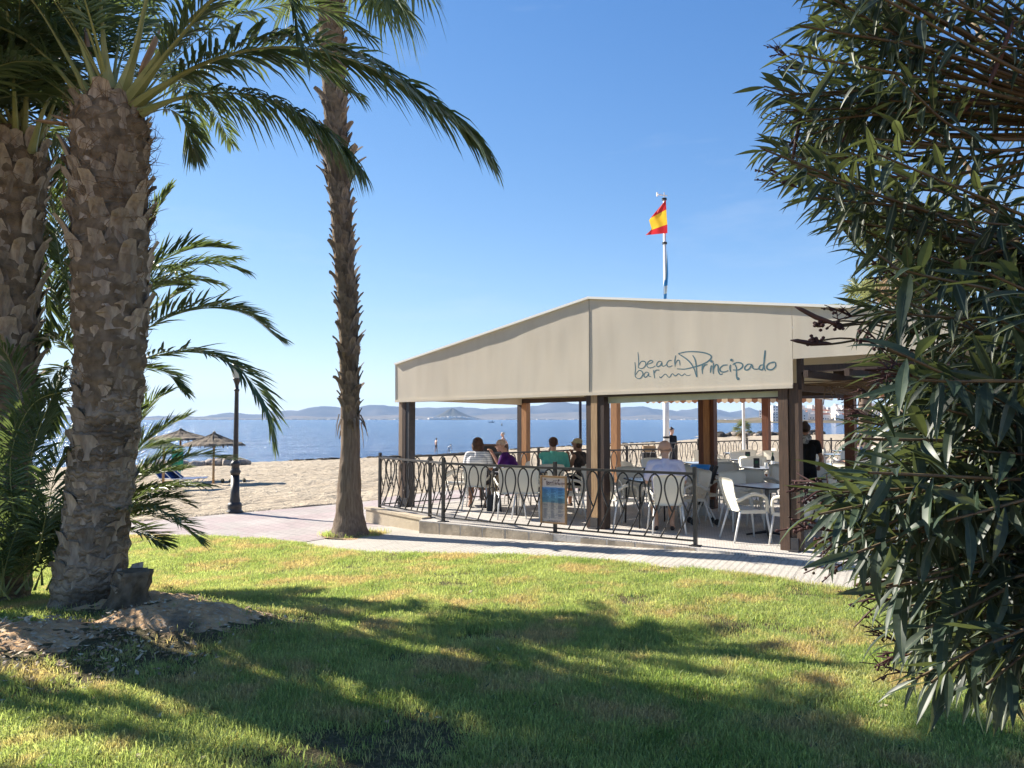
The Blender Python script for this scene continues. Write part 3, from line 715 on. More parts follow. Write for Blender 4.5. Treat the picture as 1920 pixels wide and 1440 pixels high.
# striped awnings at the far side with scalloped valances
MT['stripe_a'] = M('awning_brown', (.23,.115,.07), None, .8, transl=.3); MT['stripe_b'] = M('awning_cream', (.62,.50,.36), None, .8, transl=.3)
def awning(label, a, b_, zf, rise, proj, stripe=.16):
    a = Vector(a); b_ = Vector(b_); d_ = (b_-a).normalized(); n_ = Vector((-d_.y, d_.x, 0)); L = (b_-a).length
    t = thing('striped_awning', label, 'awning', a, 0, 'striped awnings over the back tables')
    top, val = MB(), MB(); n = int(L/stripe)
    for i in range(n):
        p, q = d_*(L*i/n), d_*(L*(i+1)/n); m = i % 2
        top.add([p+ZV*zf, q+ZV*zf, q+ZV*(zf+rise)+n_*proj, p+ZV*(zf+rise)+n_*proj], [(0,1,2,3)], m)
        c = (p+q)/2
        val.add([p+ZV*zf, q+ZV*zf, q+ZV*(zf-.17), c+ZV*(zf-.22), p+ZV*(zf-.17)], [(4,3,2,1,0)], m)
    top.build('awning_cloth', [MT['stripe_a'], MT['stripe_b']], t); val.build('valance', [MT['stripe_a'], MT['stripe_b']], t)
    b2 = MB(); b2.bar(ZV*(zf+.02), d_*L+ZV*(zf+.02), .04, .05); b2.build('front_bar', MT['white_paint'], t)
    b2 = MB(); b2.bar(ZV*(zf+rise+.02)+n_*proj, d_*L+ZV*(zf+rise+.02)+n_*proj, .06, .08); b2.build('wall_bar', MT['dark_wood'], t)
    for s_ in (.1, .9):
        b2 = MB(); b2.tube([d_*L*s_+ZV*(zf), d_*L*s_+ZV*(zf+rise-.05)+n_*proj], .02, 6); b2.build('arm', MT['white_paint'], t)
def g0(px, d): p = at(px, 900, d); return (p.x, p.y, 0)
awning('brown and cream striped awning left of the notch post', g0(1210, 21.0), g0(1526, 20.6), 2.36, -.15, -3.0)
awning('brown and cream striped awning half hidden by the oleander', g0(1548, 22.5), g0(1840, 22.0), 2.52, -.1, -3.0)

# ------------------------------------------------------------------ railings
_bal = None
def baluster_me():
    """a pointed loop whose right hand bar runs on down to the bottom rail"""
    b = MB()
    right = catmull([(0,0,.945),(.055,0,.90),(.092,0,.79),(.088,0,.68),(.055,0,.55),(.012,0,.43),(-.055,0,.28),(-.165,0,.075)], 3)
    left = catmull([(0,0,.945),(-.055,0,.90),(-.092,0,.79),(-.085,0,.68),(-.045,0,.55),(.008,0,.435)], 3)
    b.tube([(p.x, .006, p.z) for p in right], .0115, 6); b.tube([(p.x, -.006, p.z) for p in left], .0115, 6)
    return b.mesh('baluster', MT['iron'], smooth=True)
BAL = baluster_me()
def railing(label, pts, posts, sp=.236, flip=False, top_m='iron', z=0):
    """pts: floor points of one run; posts: which of them carry a post"""
    P = [Vector((p[0], p[1], z)) for p in pts]; t = thing('iron_railing', label, 'railing', P[0], 0, 'black looped iron railings of the terrace')
    def lo(p): return p-P[0]
    for i, p in enumerate(P):
        if i in posts:
            b = MB(); b.box(lo(p)+ZV*.53, (.046,.046,1.06), math.atan2(rd.y, rd.x)); b.box(lo(p)+ZV*.006, (.14,.14,.012), math.atan2(rd.y, rd.x)); b.build('rail_post', MT['iron'], t)
    for p, q in zip(P, P[1:]):
        d_ = (q-p); L = d_.length; d_.normalize(); an = math.atan2(d_.y, d_.x)
        b = MB(); b.bar(lo(p)+ZV*.965+d_*.01, lo(q)+ZV*.965-d_*.01, .05, .035); b.build('top_rail', MT[top_m], t)
        b = MB(); b.bar(lo(p)+ZV*.07+d_*.01, lo(q)+ZV*.07-d_*.01, .03, .02); b.build('bottom_rail', MT['iron'], t)
        n = max(1, int(round((L-.06)/sp)))
        for i in range(n):
            o = put('baluster', BAL, t); s_ = L*(i+.62)/n if not flip else L*(i+.38)/n
            s_ = min(L-.11, max(.13, s_))
            o.location = lo(p)+d_*s_; o.rotation_euler.z = an+(math.pi if flip else 0)
    return t
railing('short railing turning the corner in front of the left canopy post', [RAIL[0], RAIL[1], RAIL[2]], (0, 1), .2)
railing('front railing that carries the framed menu board', [RAIL[2], RAIL[3], RAIL[4]], (0, 1, 2))
railing('back railing from the left corner along the promenade to the terrace gap', [RAIL[0]+Vector((.02,.1,0)), at(905,900,15.9), at(1010,900,17.0), at(1112,900,18.3)], (1, 2, 3), .3)
railing('short railing with pale sunlit top rail in front of the flagpole', [g0(1140, 17.7), g0(1176, 18.0), g0(1269, 18.5)], (0, 1, 2), .25)
railing('far railing along the sand behind the flagpole', [g0(1140, 20.8), g0(1310, 24.2), g0(1402, 25.8)], (0, 1, 2), .3)
railing('far railing of round loops along the right side beach', [g0(1404, 25.8), g0(1560, 25.8), g0(1720, 25.8), g0(1900, 25.8)], (1, 2, 3), .36)

# menu board hung on the railing post
mbp = gp(1041, 999)-Vector((0,0,0))
mo = thing('menu_board', 'wood framed menu poster with blue sea picture hung on the front railing', 'menu board', mbp+rn*.045+ZV*.0, math.atan2(rd.y, rd.x))
wB, zB0, zB1 = .45, .14, .85
b = MB(); b.box((0,.012,(zB0+zB1)/2), (wB-.02,.012,zB1-zB0-.02)); b.build('backing', MT['pale_wood'], mo)
for c, d_ in (((-wB/2+.012,0,(zB0+zB1)/2),(.026,.03,zB1-zB0)), ((wB/2-.012,0,(zB0+zB1)/2),(.026,.03,zB1-zB0)), ((0,0.001,zB0+.012),(wB-.053,.028,.026)), ((0,0.001,zB1-.012),(wB-.053,.028,.026))):
    b = MB(); b.box(c, d_); b.build('frame_bar', M('frame_wood', (.36,.21,.10), (.26,.15,.07), .5, 20), mo)
def _poster(nt, b, P):
    tc = nd(nt, 'ShaderNodeTexCoord'); sep = nd(nt, 'ShaderNodeSeparateXYZ'); nt.links.new(tc.outputs['Object'], sep.inputs[0]); z = sep.outputs[2]
    cr = nd(nt, 'ShaderNodeValToRGB'); e = cr.color_ramp.elements
    e[0].position = 0; e[0].color = (.52,.44,.40,1); e[1].position = 1; e[1].color = (.62,.50,.46,1)
    for ps, cc in ((.36,(.50,.42,.36)),(.42,(.44,.36,.30)),(.445,(.14,.28,.34)),(.52,(.10,.25,.36)),(.56,(.16,.36,.52)),(.70,(.09,.27,.52)),(.765,(.08,.22,.48)),(.785,(.58,.55,.55)),(.82,(.62,.50,.46))):
        q = e.new(ps); q.color = (*cc, 1)
    zn = math_n(nt, 'DIVIDE', math_n(nt, 'SUBTRACT', z, zB0+.02), zB1-zB0-.04)
    zn = math_n(nt, 'ADD', zn, math_n(nt, 'MULTIPLY', math_n(nt, 'SUBTRACT', noise_n(nt, tc.outputs['Object'], 9, 3, .5, 0, 1), .5), .04))
    nt.links.new(zn, cr.inputs[0]); nt.links.new(cr.outputs[0], b.inputs['Base Color']); b.inputs['Roughness'].default_value = .35
MT['poster'] = ground_mat('poster_print', _poster)
b = MB(); b.add([(-wB/2+.025,.004,zB0+.025),(wB/2-.025,.004,zB0+.025),(wB/2-.025,.004,zB1-.025),(-wB/2+.025,.004,zB1-.025)], [(0,1,2,3)]); b.build('poster', MT['poster'], mo)
ink = M('poster_ink', (.10,.045,.05), None, .5); inkb = M('poster_ink_blue', (.03,.06,.13), None, .5)
def mp_m(x, y): return Vector(((x-640)/1270*.27, .0, zB1-.05-(y)/1270*.30+.015))
b = MB()
_FP = FP; FP = Vector((0,1,0))
for wd, st in WORDS.items():
    for s_ in st: ribbon(b, s_, .0022, mp_m, False)
for d_ in DOTS: dot(b, d_, 14, mp_m)
FP = _FP
b.build('lettering', ink, mo)
r2 = random.Random(2); b = MB()
for c in range(3):
    x0 = -wB/2+.045+c*.128; z = zB1-.185
    while z > zB0+.07:
        if r2.random() < .82:
            ln = r2.uniform(.05, .1); b.add([(x0,.0,z),(x0+ln,.0,z),(x0+ln,.0,z+.0035),(x0,.0,z+.0035)], [(0,1,2,3)])
            if r2.random() < .5: b.add([(x0+.102,.0,z),(x0+.114,.0,z),(x0+.114,.0,z+.0035),(x0+.102,.0,z+.0035)], [(0,1,2,3)])
        z -= .0105
b.build('menu_lines', inkb, mo)
b = MB(); b.ell((.09,.0,zB1-.06), (.012,.001,.016), 8, 5); b.ell((-.15,.0,zB1-.055), (.016,.001,.01), 8, 5); b.ell((-.12,.0,zB1-.09), (.008,.001,.006), 8, 5); b.build('poster_shells', ink, mo)
b = MB()
for i in range(8): b.ell((-.1+i*.028,.0,zB0+.04), (.006,.001,.006), 8, 5)
b.build('poster_icons', ink, mo)
# ------------------------------------------------------------------ palms
MT['frond'] = M('palm_leaflet', (.10,.145,.060), (.060,.10,.045), .40, 3, spec=.5, transl=.24, tcol=(.22,.29,.08), rand=.22)
MT['frond_dry'] = M('palm_leaflet_dry', (.27,.19,.10), (.18,.12,.065), .7, 4, transl=.25, rand=.2)
MT['petiole'] = M('palm_petiole', (.30,.30,.115), (.21,.23,.08), .45, 6, rand=.12)
MT['boot'] = M('palm_leaf_base', (.43,.355,.27), (.25,.195,.145), .85, 9, .6, 30, spec=.15, stretch=(3,3,.6), rand=.35)
MT['boot_grey'] = M('palm_leaf_base_grey', (.215,.175,.14), (.105,.084,.066), .9, 10, .6, 30, spec=.12, stretch=(4,4,.5), rand=.4)
MT['trunk'] = M('palm_trunk', (.42,.33,.235), (.24,.185,.13), .92, 7, 1.0, 16, spec=.1, stretch=(1,1,1.6), c3=(.15,.115,.08), ns2=2.2)
def ring_bump(m, scale, strength):
    nt = m.node_tree; b = nt.nodes['Principled BSDF']; old = b.inputs['Normal'].links[0].from_node
    wv = nd(nt, 'ShaderNodeTexWave'); wv.wave_type = 'BANDS'; wv.bands_direction = 'Z'; wv.inputs['Scale'].default_value = scale; wv.inputs['Distortion'].default_value = 9; wv.inputs['Detail'].default_value = 4; wv.inputs['Detail Scale'].default_value = 2.5
    tc = nd(nt, 'ShaderNodeTexCoord'); nt.links.new(tc.outputs['Object'], wv.inputs['Vector'])
    bn = nd(nt, 'ShaderNodeBump'); bn.inputs['Strength'].default_value = strength; bn.inputs['Distance'].default_value = .03; nt.links.new(wv.outputs['Fac'], bn.inputs['Height'])
    nt.links.new(old.outputs[0], bn.inputs['Normal']); nt.links.new(bn.outputs[0], b.inputs['Normal'])
    src = b.inputs['Base Color'].links[0].from_socket; mr = nd(nt, 'ShaderNodeMapRange'); mr.inputs[1].default_value = .0; mr.inputs[2].default_value = .35; mr.inputs[3].default_value = .66; mr.inputs[4].default_value = 1; nt.links.new(wv.outputs['Fac'], mr.inputs[0])
    h = nd(nt, 'ShaderNodeHueSaturation'); nt.links.new(src, h.inputs['Color']); nt.links.new(mr.outputs[0], h.inputs['Value']); nt.links.new(h.outputs[0], b.inputs['Base Color'])
ring_bump(MT['trunk'], 4.5, .6)
MT['trunk_smooth'] = M('palm_trunk_smooth', (.26,.20,.15), (.15,.11,.085), .92, 9, .9, 26, spec=.1, stretch=(5,5,.35))
MT['fibre'] = M('palm_fibre', (.26,.18,.105), (.16,.105,.065), .95, 12, .5, 50, spec=.05)
def leaflet(b, p, d, up, L, wd, droop, m=0):
    """one folded leaflet: narrow base, widest at a third, pointed end, bending down along its length"""
    s = d.cross(up)
    if s.length < 1e-4: return
    s.normalize(); g = Vector((0,0,-1)); fold = s.cross(d).normalized()*wd*.35
    q1 = p+d*L*.38+g*droop*L*.10; q2 = p+d*L*.72+g*droop*L*.38; q3 = p+d*L*.98+g*droop*L*.8
    b.add([p, q1+s*wd*.5+fold, q1, q1-s*wd*.5+fold, q2+s*wd*.36+fold*.6, q2, q2-s*wd*.36+fold*.6, q3],
          [(0,2,1),(0,3,2),(1,2,5,4),(2,3,6,5),(4,5,7),(5,6,7)], m)
def frond_me(path, r, LL=.45, n=70, start=.18, ang=(62, 22), lift=.35, wd=.034, rr=.022, droop=.35, twist=0, dry=False, side_up=None):
    """a feather leaf along a path: tapered stalk and two rows of leaflets (base sweep angle to tip angle)"""
    P = catmull(path, 10); k = len(P); b = MB()
    S = [0]
    for i in range(1, k): S.append(S[-1]+(P[i]-P[i-1]).length)
    T = S[-1]
    rad = [max(.004, rr*(1+.55*max(0, 1-s/T/.12))*(1-.55*min(1, s/T/.3))*(1-.8*(s/T))) for s in S]
    b.tube(P, rad, 6, 1, flat=.6)
    for i in range(n):
        t = start+(1-start)*(i+.5)/n; s = t*T
        j = max(0, min(k-2, int(np.searchsorted(S, s))-1)); f = (s-S[j])/max(1e-6, S[j+1]-S[j])
        p = P[j].lerp(P[j+1], f); d = (P[j+1]-P[j]).normalized()
        upv = Vector(side_up) if side_up is not None else ZV
        sd_ = d.cross(upv)
        if sd_.length < .15: sd_ = d.cross(Vector((.3, -1, .1)))
        sd_.normalize(); nv = sd_.cross(d).normalized()
        tt = (t-start)/(1-start)
        a = R(ang[0]+(ang[1]-ang[0])*tt); ln = LL*(.45+.55*min(1, tt*5))*(1-.55*max(0, (tt-.55)/.45)**1.4)
        for sg in (-1, 1):
            if r.random() < .06: continue
            av = a+r.gauss(0, .12); lf = lift+r.gauss(0, .16)
            dd = (d*math.cos(av)+(sd_*sg*math.cos(lf)+nv*math.sin(lf))*math.sin(av)).normalized()
            leaflet(b, p+nv*.004, dd, nv, ln*r.uniform(.86, 1.1), wd*r.uniform(.8, 1.15), max(.05, droop*r.uniform(.5, 1.5)))
    return b
def frond(parent, path, seed, dry=False, base=None, **k):
    r = random.Random(seed); b = frond_me([Vector(q)-base for q in path], r, **k)
    return b.build('frond', [MT['frond_dry'] if dry else MT['frond'], MT['frond_dry'] if dry else MT['petiole']], parent)
def arch(c, az, el, L, drop, n=7):
    """a natural frond path: leaves c at elevation el and bends over by drop degrees along its length"""
    p = Vector(c); out = [p.copy()]; e = R(el)
    for i in range(n-1):
        p = p+Vector((math.cos(az)*math.cos(e), math.sin(az)*math.cos(e), math.sin(e)))*(L/(n-1)); out.append(p.copy())
        e -= R(drop)/(n-1)*(.5+i/(n-1))
    return out
def boot_me(kind, seed):
    """stub of a cut leaf: broad clasping base that narrows to a ragged cut end, curved outwards"""
    r = random.Random(seed); b = MB()
    L, w0, w1, t0, out = {'date': (.29,.20,.10,.05,.36), 'fan': (.26,.18,.085,.03,.30), 'worn': (.17,.20,.12,.06,.30)}[kind]
    rows = 4; v = []
    for i in range(rows+1):
        t = i/rows; w_ = w0+(w1-w0)*t**.7; th = t0*(1-.55*t); y = out*L*t*t*.9; z = L*t*(1-.12*t)
        j = r.uniform(-.008, .008)
        v += [(-w_/2+j, y-th*.2, z), (0+j, y+th*.55, z+(r.uniform(-.02,.02) if i == rows else 0)), (w_/2+j, y-th*.2, z+(r.uniform(-.03,.02) if i == rows else 0)), (0+j, y-th*.8, z)]
    f = []
    for i in range(rows):
        for q in range(4): a = i*4+q; c = i*4+(q+1) % 4; f.append((a, c, c+4, a+4))
    f += [(0,3,2,1), (rows*4, rows*4+1, rows*4+2, rows*4+3)]
    b.add(v, f); return b
BOOTS = {}
for kd_, mt_ in (('date', 'boot'), ('worn', 'boot'), ('fan', 'boot_grey')):
    BOOTS[kd_] = [boot_me(kd_, 40+i).mesh('leaf_base', MT[mt_]) for i in range(4)]
def axis_fn(pts):
    P = catmull(pts, 12); Z = [p.z for p in P]
    return lambda z: Vector((float(np.interp(z, Z, [p.x for p in P])), float(np.interp(z, Z, [p.y for p in P])), z))
def trunk_mesh(ax, rad, z0, z1, mat, n=28, dz=.05, rough=.02, ring=.0, seed=0, diamonds=0):
    b = MB(); rows = int((z1-z0)/dz)+1; v = []
    for i in range(rows+1):
        z = z0+(z1-z0)*i/rows; c = ax(z); r0 = rad(z)
        for j in range(n):
            a = 2*math.pi*j/n
            q = r0*(1+rough*noise.noise(Vector((math.cos(a)*3, math.sin(a)*3, z*5+seed)))*3 + ring*math.sin(z*60+2*math.sin(a*3+seed)))
            if diamonds:
                s = math.sin(a*diamonds/2+z*18)*math.sin(a*diamonds/2-z*18); q += r0*.07*max(-.4, s)
            v.append((c.x+q*math.cos(a), c.y+q*math.sin(a), z))
    f = []
    for i in range(rows):
        for j in range(n): q = i*n; f.append((q+j, q+(j+1) % n, q+n+(j+1) % n, q+n+j))
    f.append(tuple(rows*n+j for j in range(n)))
    b.add(v, f); return b
MT['fibre_gap_shade'] = M('fibre_with_gap_shade', (.24,.18,.12), (.12,.09,.06), .95, 10, .8, 40, spec=.05)  # brown fibre with the shade between leaf bases painted into its colour
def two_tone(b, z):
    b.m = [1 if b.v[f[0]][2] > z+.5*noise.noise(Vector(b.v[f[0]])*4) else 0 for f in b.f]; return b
def boots(parent, ax, rad, z0, z1, kind, per=9, dz=.11, sc=1.0, tilt=0, seed=1, rise=True):
    r = random.Random(seed); i = 0; z = z0
    while z < z1:
        a = i*2*math.pi*.381966+r.gauss(0, .035); c = ax(z); r0 = rad(z)
        o = put('leaf_base', BOOTS[kind][r.randrange(4)], parent)
        s = sc*r.uniform(.78, 1.22)
        o.location = Vector((c.x+math.cos(a)*(r0-.03), c.y+math.sin(a)*(r0-.03), z))
        o.rotation_euler = Quaternion((math.cos(a-math.pi/2), math.sin(a-math.pi/2), 0), 0).to_euler()
        Mr = Matrix.Rotation(a-math.pi/2, 4, 'Z') @ Matrix.Rotation(-(tilt+r.gauss(0, .11)), 4, 'X') @ Matrix.Rotation(r.gauss(0, .12), 4, 'Y')
        o.rotation_euler = Mr.to_euler(); o.scale = (s*r.uniform(.85,1.15), s, s*r.uniform(.85, 1.2))
        i += 1; z += dz/per*r.uniform(.93, 1.07)
def fringe(parent, ax, rad, z0, z1, n, seed, ln=(.15, .4)):
    r = random.Random(seed); b = MB()
    for _ in range(n):
        z = r.uniform(z0, z1); a = r.uniform(0, 6.28); c = ax(z); q = rad(z)*1.02
        p = Vector((c.x+q*math.cos(a), c.y+q*math.sin(a), z)); an = r.gauss(0, 1.0); tdir = Vector((-math.sin(a), math.cos(a), 0))
        e = p+(tdir*math.sin(an)+ZV*math.cos(an)*.6)*r.uniform(*ln)+Vector((math.cos(a), math.sin(a), 0))*r.uniform(.0, .08)
        b.tube([p, (p+e)/2+Vector((math.cos(a), math.sin(a), 0))*.03, e], [.004,.003,.001], 3, cap=False)
    return tag(b.build('fibre', MT['fibre'], parent), kind='stuff')

# --- the big date palm at the left
D1 = 7.1
base = gp(165, 1140, .12); base = Vector((at(165, 1000, D1).x, D1, -.02))
palm = thing('date_palm', 'thick date palm leaning on the earth mound, with the long arching frond', 'palm tree', base)
def pl(px, py, d): return at(px, py, d)-base
axp = [at(160,1160,D1)-base-ZV*.15, at(168,1100,D1)-base, at(190,900,D1)-base, at(206,700,D1)-base, at(207,500,D1)-base, at(205,350,D1)-base, at(207,225,D1)-base, at(209,180,D1)-base]
ax1 = axis_fn(axp); zt1 = axp[-1].z; z5 = pl(200,520,D1).z; z7 = pl(200,760,D1).z
def rad1(z): return float(np.interp(z, [-.2, .15, .9, z7, z5, z5+.7, zt1-.25, zt1], [.37,.305,.272,.285,.33,.325,.335,.20]))
two_tone(trunk_mesh(ax1, rad1, axp[0].z, zt1, MT['trunk'], rough=.03, n=44, dz=.03, diamonds=16, ring=.008), z7+.1).build('trunk', [MT['trunk'], MT['fibre_gap_shade']], palm, smooth=True)
boots(palm, ax1, rad1, z7-.35, z5, 'worn', per=13, dz=.21, seed=5, tilt=-.06, sc=1.2)
boots(palm, ax1, rad1, z5-.1, zt1-.9, 'date', per=12, dz=.25, sc=1.25, seed=6, tilt=-.04)
boots(palm, ax1, rad1, zt1-.95, zt1-.14, 'worn', per=12, dz=.17, sc=1.0, seed=8, tilt=.05)
boots(palm, ax1, rad1, .15, z7-.35, 'worn', per=13, dz=.22, sc=1.22, seed=9, tilt=-.10)
fringe(palm, ax1, rad1, zt1-1.3, zt1-.05, 420, 3); fringe(palm, ax1, rad1, 1.2, zt1-1.2, 200, 4, (.1,.25))
cr = Vector((ax1(zt1).x, ax1(zt1).y, zt1-.05))
KF = [  # photographed fronds: position in the picture and distance
 ([(250,200,7.0),(300,165,6.95),(385,118,6.9),(480,92,6.85),(580,92,6.8),(690,124,6.75),(790,182,6.7),(870,242,6.7),(912,292,6.7)], dict(LL=.62, n=150, ang=(56,22), wd=.046, rr=.05, droop=.5, start=.12, lift=.25)),
 ([(262,212,7.0),(330,186,7.05),(410,174,7.1),(490,184,7.15),(560,212,7.15),(625,258,7.15),(672,312,7.15)], dict(LL=.5, n=105, ang=(60,24), droop=.7, lift=.05, wd=.040, rr=.045)),
 ([(262,205,7.3),(340,160,7.6),(430,120,7.9),(520,110,8.1),(600,130,8.2),(670,180,8.3)], dict(LL=.48, n=80, droop=.4)),
 ([(270,215,7.4),(315,205,7.6),(345,228,7.7),(362,285,7.8)], dict(LL=.34, n=46, droop=.4, start=.3)),
 ([(240,190,7.0),(300,100,6.9),(385,10,6.8),(480,-60,6.7),(590,-80,6.6),(690,-50,6.5),(760,20,6.45)], dict(LL=.5, n=90, rr=.055)),
 ([(245,190,7.0),(330,80,6.8),(430,-30,6.6),(500,-50,6.5),(540,-5,6.45),(560,70,6.4),(570,110,6.4)], dict(LL=.42, n=70, droop=.2, ang=(40,15), rr=.055)),
 ([(228,180,7.0),(255,90,6.9),(275,0,6.8),(310,-120,6.7),(380,-240,6.6),(470,-320,6.5)], dict(LL=.5, n=80, start=.28, rr=.06)),
 ([(205,172,7.0),(195,90,6.9),(188,0,6.8),(170,-130,6.6),(130,-260,6.4)], dict(LL=.5, n=80, start=.28, rr=.06)),
 ([(185,180,7.0),(150,80,6.9),(110,-10,6.8),(50,-110,6.6),(-40,-190,6.4)], dict(LL=.5, n=80, start=.28, rr=.06)),
 ([(172,190,7.0),(120,95,6.9),(60,0,6.8),(-30,-90,6.7),(-140,-140,6.6)], dict(LL=.5, n=80, start=.28, rr=.06)),
 ([(165,200,7.05),(90,110,7.0),(20,60,7.0),(-60,40,7.0),(-160,60,7.0),(-240,120,7.0)], dict(LL=.5, n=80, start=.2, rr=.055)),
 ([(160,210,7.2),(100,160,7.4),(30,120,7.6),(-50,120,7.8),(-130,170,8)], dict(LL=.48, n=70)),
 ([(255,195,7.2),(330,110,7.4),(420,40,7.6),(520,10,7.8),(610,20,8),(690,70,8.1)], dict(LL=.5, n=80)),
]
for i, (pts, kw) in enumerate(KF): frond(palm, [at(*q) for q in pts], 100+i, base=base, **kw)
r2 = random.Random(77)
for i in range(17):   # the rest of the crown, all round, above and behind
    az = r2.uniform(1.5, 3.0) if i < 11 else r2.uniform(3.6, 4.9); el = r2.uniform(25, 75) if i < 11 else r2.uniform(45, 80)
    q = arch(cr, az, el, r2.uniform(2.6, 3.4), r2.uniform(70, 115))
    frond_me(q, r2, LL=.5, n=64, start=.2, wd=.032).build('frond', [MT['frond'], MT['petiole']], palm)
# flower sheaths between the leaf stalks
for i, (px, py, qx, qy, dd, ln) in enumerate([(258,150,302,52,6.95,.09),(176,165,158,40,7.05,.08),(150,235,95,215,6.9,.08),(140,235,60,225,7.0,.08)]):
    a, c = pl(px, py, dd), pl(qx, qy, dd); b = MB(); b.tube([a, a.lerp(c,.3), a.lerp(c,.7), c], [.02, ln*.55, ln*.5, .006], 8, flat=.4); b.build('flower_sheath', M('sheath', (.36,.24,.15), (.24,.15,.09), .6, 8), palm, smooth=True)
# --- stump of a cut trunk beside it
stb = Vector((at(238, 1100, 6.85).x, 6.85, lawn_z(at(238,1100,6.85).x, 6.85)))
st = thing('palm_stump', 'dark cut palm stump leaning out beside the thick palm base', 'stump', stb)
b = trunk_mesh(lambda z: Vector((.25*z, 0, z)), lambda z: float(np.interp(z, [-.1,.1,.3,.36], [.22,.18,.16,.13])), -.1, .33, MT['trunk'], n=30, dz=.03, rough=.13, diamonds=9); b.build('trunk', MT['fibre_gap_shade'], st)
boots(st, lambda z: Vector((.25*z, 0, z)), lambda z: .155, .0, .22, 'worn', per=11, dz=.12, sc=.75, seed=3, tilt=-.05)
st.scale = (.9, .9, .9)
# --- the date palm at the far left
base = Vector((at(6, 900, 7.9).x, 7.9, -.05))
palm2 = thing('date_palm', 'date palm cut by the left edge of the picture, behind the thick one', 'palm tree', base)
axq = [at(-12,1130,7.9)-base-ZV*.2, at(-4,900,7.9)-base, at(4,600,7.9)-base, at(12,400,7.9)-base, at(22,280,7.9)-base, at(28,245,7.9)-base]
ax2 = axis_fn(axq); zt2 = axq[-1].z
def rad2(z): return float(np.interp(z, [0, .6, 2, zt2-.3, zt2], [.34,.30,.32,.35,.2]))
b_ = trunk_mesh(ax2, rad2, axq[0].z, zt2, MT['trunk'], rough=.03, n=36, dz=.04, diamonds=14); two_tone(b_, 2.0).build('trunk', [MT['trunk'], MT['fibre_gap_shade']], palm2, smooth=True)
boots(palm2, ax2, rad2, 2.0, zt2-.15, 'date', per=12, dz=.27, seed=12, sc=1.22, tilt=-.04); fringe(palm2, ax2, rad2, zt2-1.2, zt2, 220, 5)
cr2 = Vector((ax2(zt2).x, ax2(zt2).y, zt2-.05))
for i, pts in enumerate([[(32,315,7.9),(25,150,7.4),(15,40,7.2),(5,-80,7),(-30,-200,6.8)], [(42,318,7.9),(50,150,7.6),(45,50,7.5),(55,-80,7.4),(90,-200,7.2)], [(52,310,7.9),(100,200,7.9),(125,120,7.9),(160,30,8.2),(210,-40,8.5)],
      [(55,315,8.0),(95,235,8.1),(125,215,8.3),(180,230,8.6)], [(52,310,7.8),(90,190,7.7),(140,170,8.4),(200,250,8.7)]]):
    frond(palm2, [at(*q) for q in pts], 200+i, base=base, LL=.42, n=60, start=.3, rr=.055)
for i in range(20):
    az = r2.uniform(0, 6.28); q = arch(cr2, az, r2.uniform(25, 80) if math.cos(az) < .2 else r2.uniform(55, 85), r2.uniform(2.3, 3.0), r2.uniform(60, 110))
    frond_me(q, r2, LL=.45, n=56, start=.22, wd=.03).build('frond', [MT['frond'], MT['petiole']], palm2)
# --- one more palm of the group, just left of the picture: its crown shades the near lawn
base = Vector((-6.1, 7.3, -.05)); palm4 = thing('date_palm', 'date palm just outside the left edge, its crown shading the near lawn', 'palm tree', base)
ax4 = axis_fn([Vector((0,0,-.1)), Vector((.05,0,2)), Vector((.0,0,4.2))]); b_ = trunk_mesh(ax4, lambda z: .3, -.1, 4.2, MT['trunk'], n=24, dz=.1); b_.build('trunk', MT['trunk'], palm4, smooth=True)
for i in range(58):
    az = i*2.399; q = arch(Vector((0,0,4.15)), az, r2.uniform(0, 75) if math.cos(az) < .3 else r2.uniform(45, 80), r2.uniform(1.9, 2.5), r2.uniform(60, 100))
    frond_me(q, r2, LL=.5, n=56, start=.1, wd=.046).build('frond', [MT['frond'], MT['petiole']], palm4)
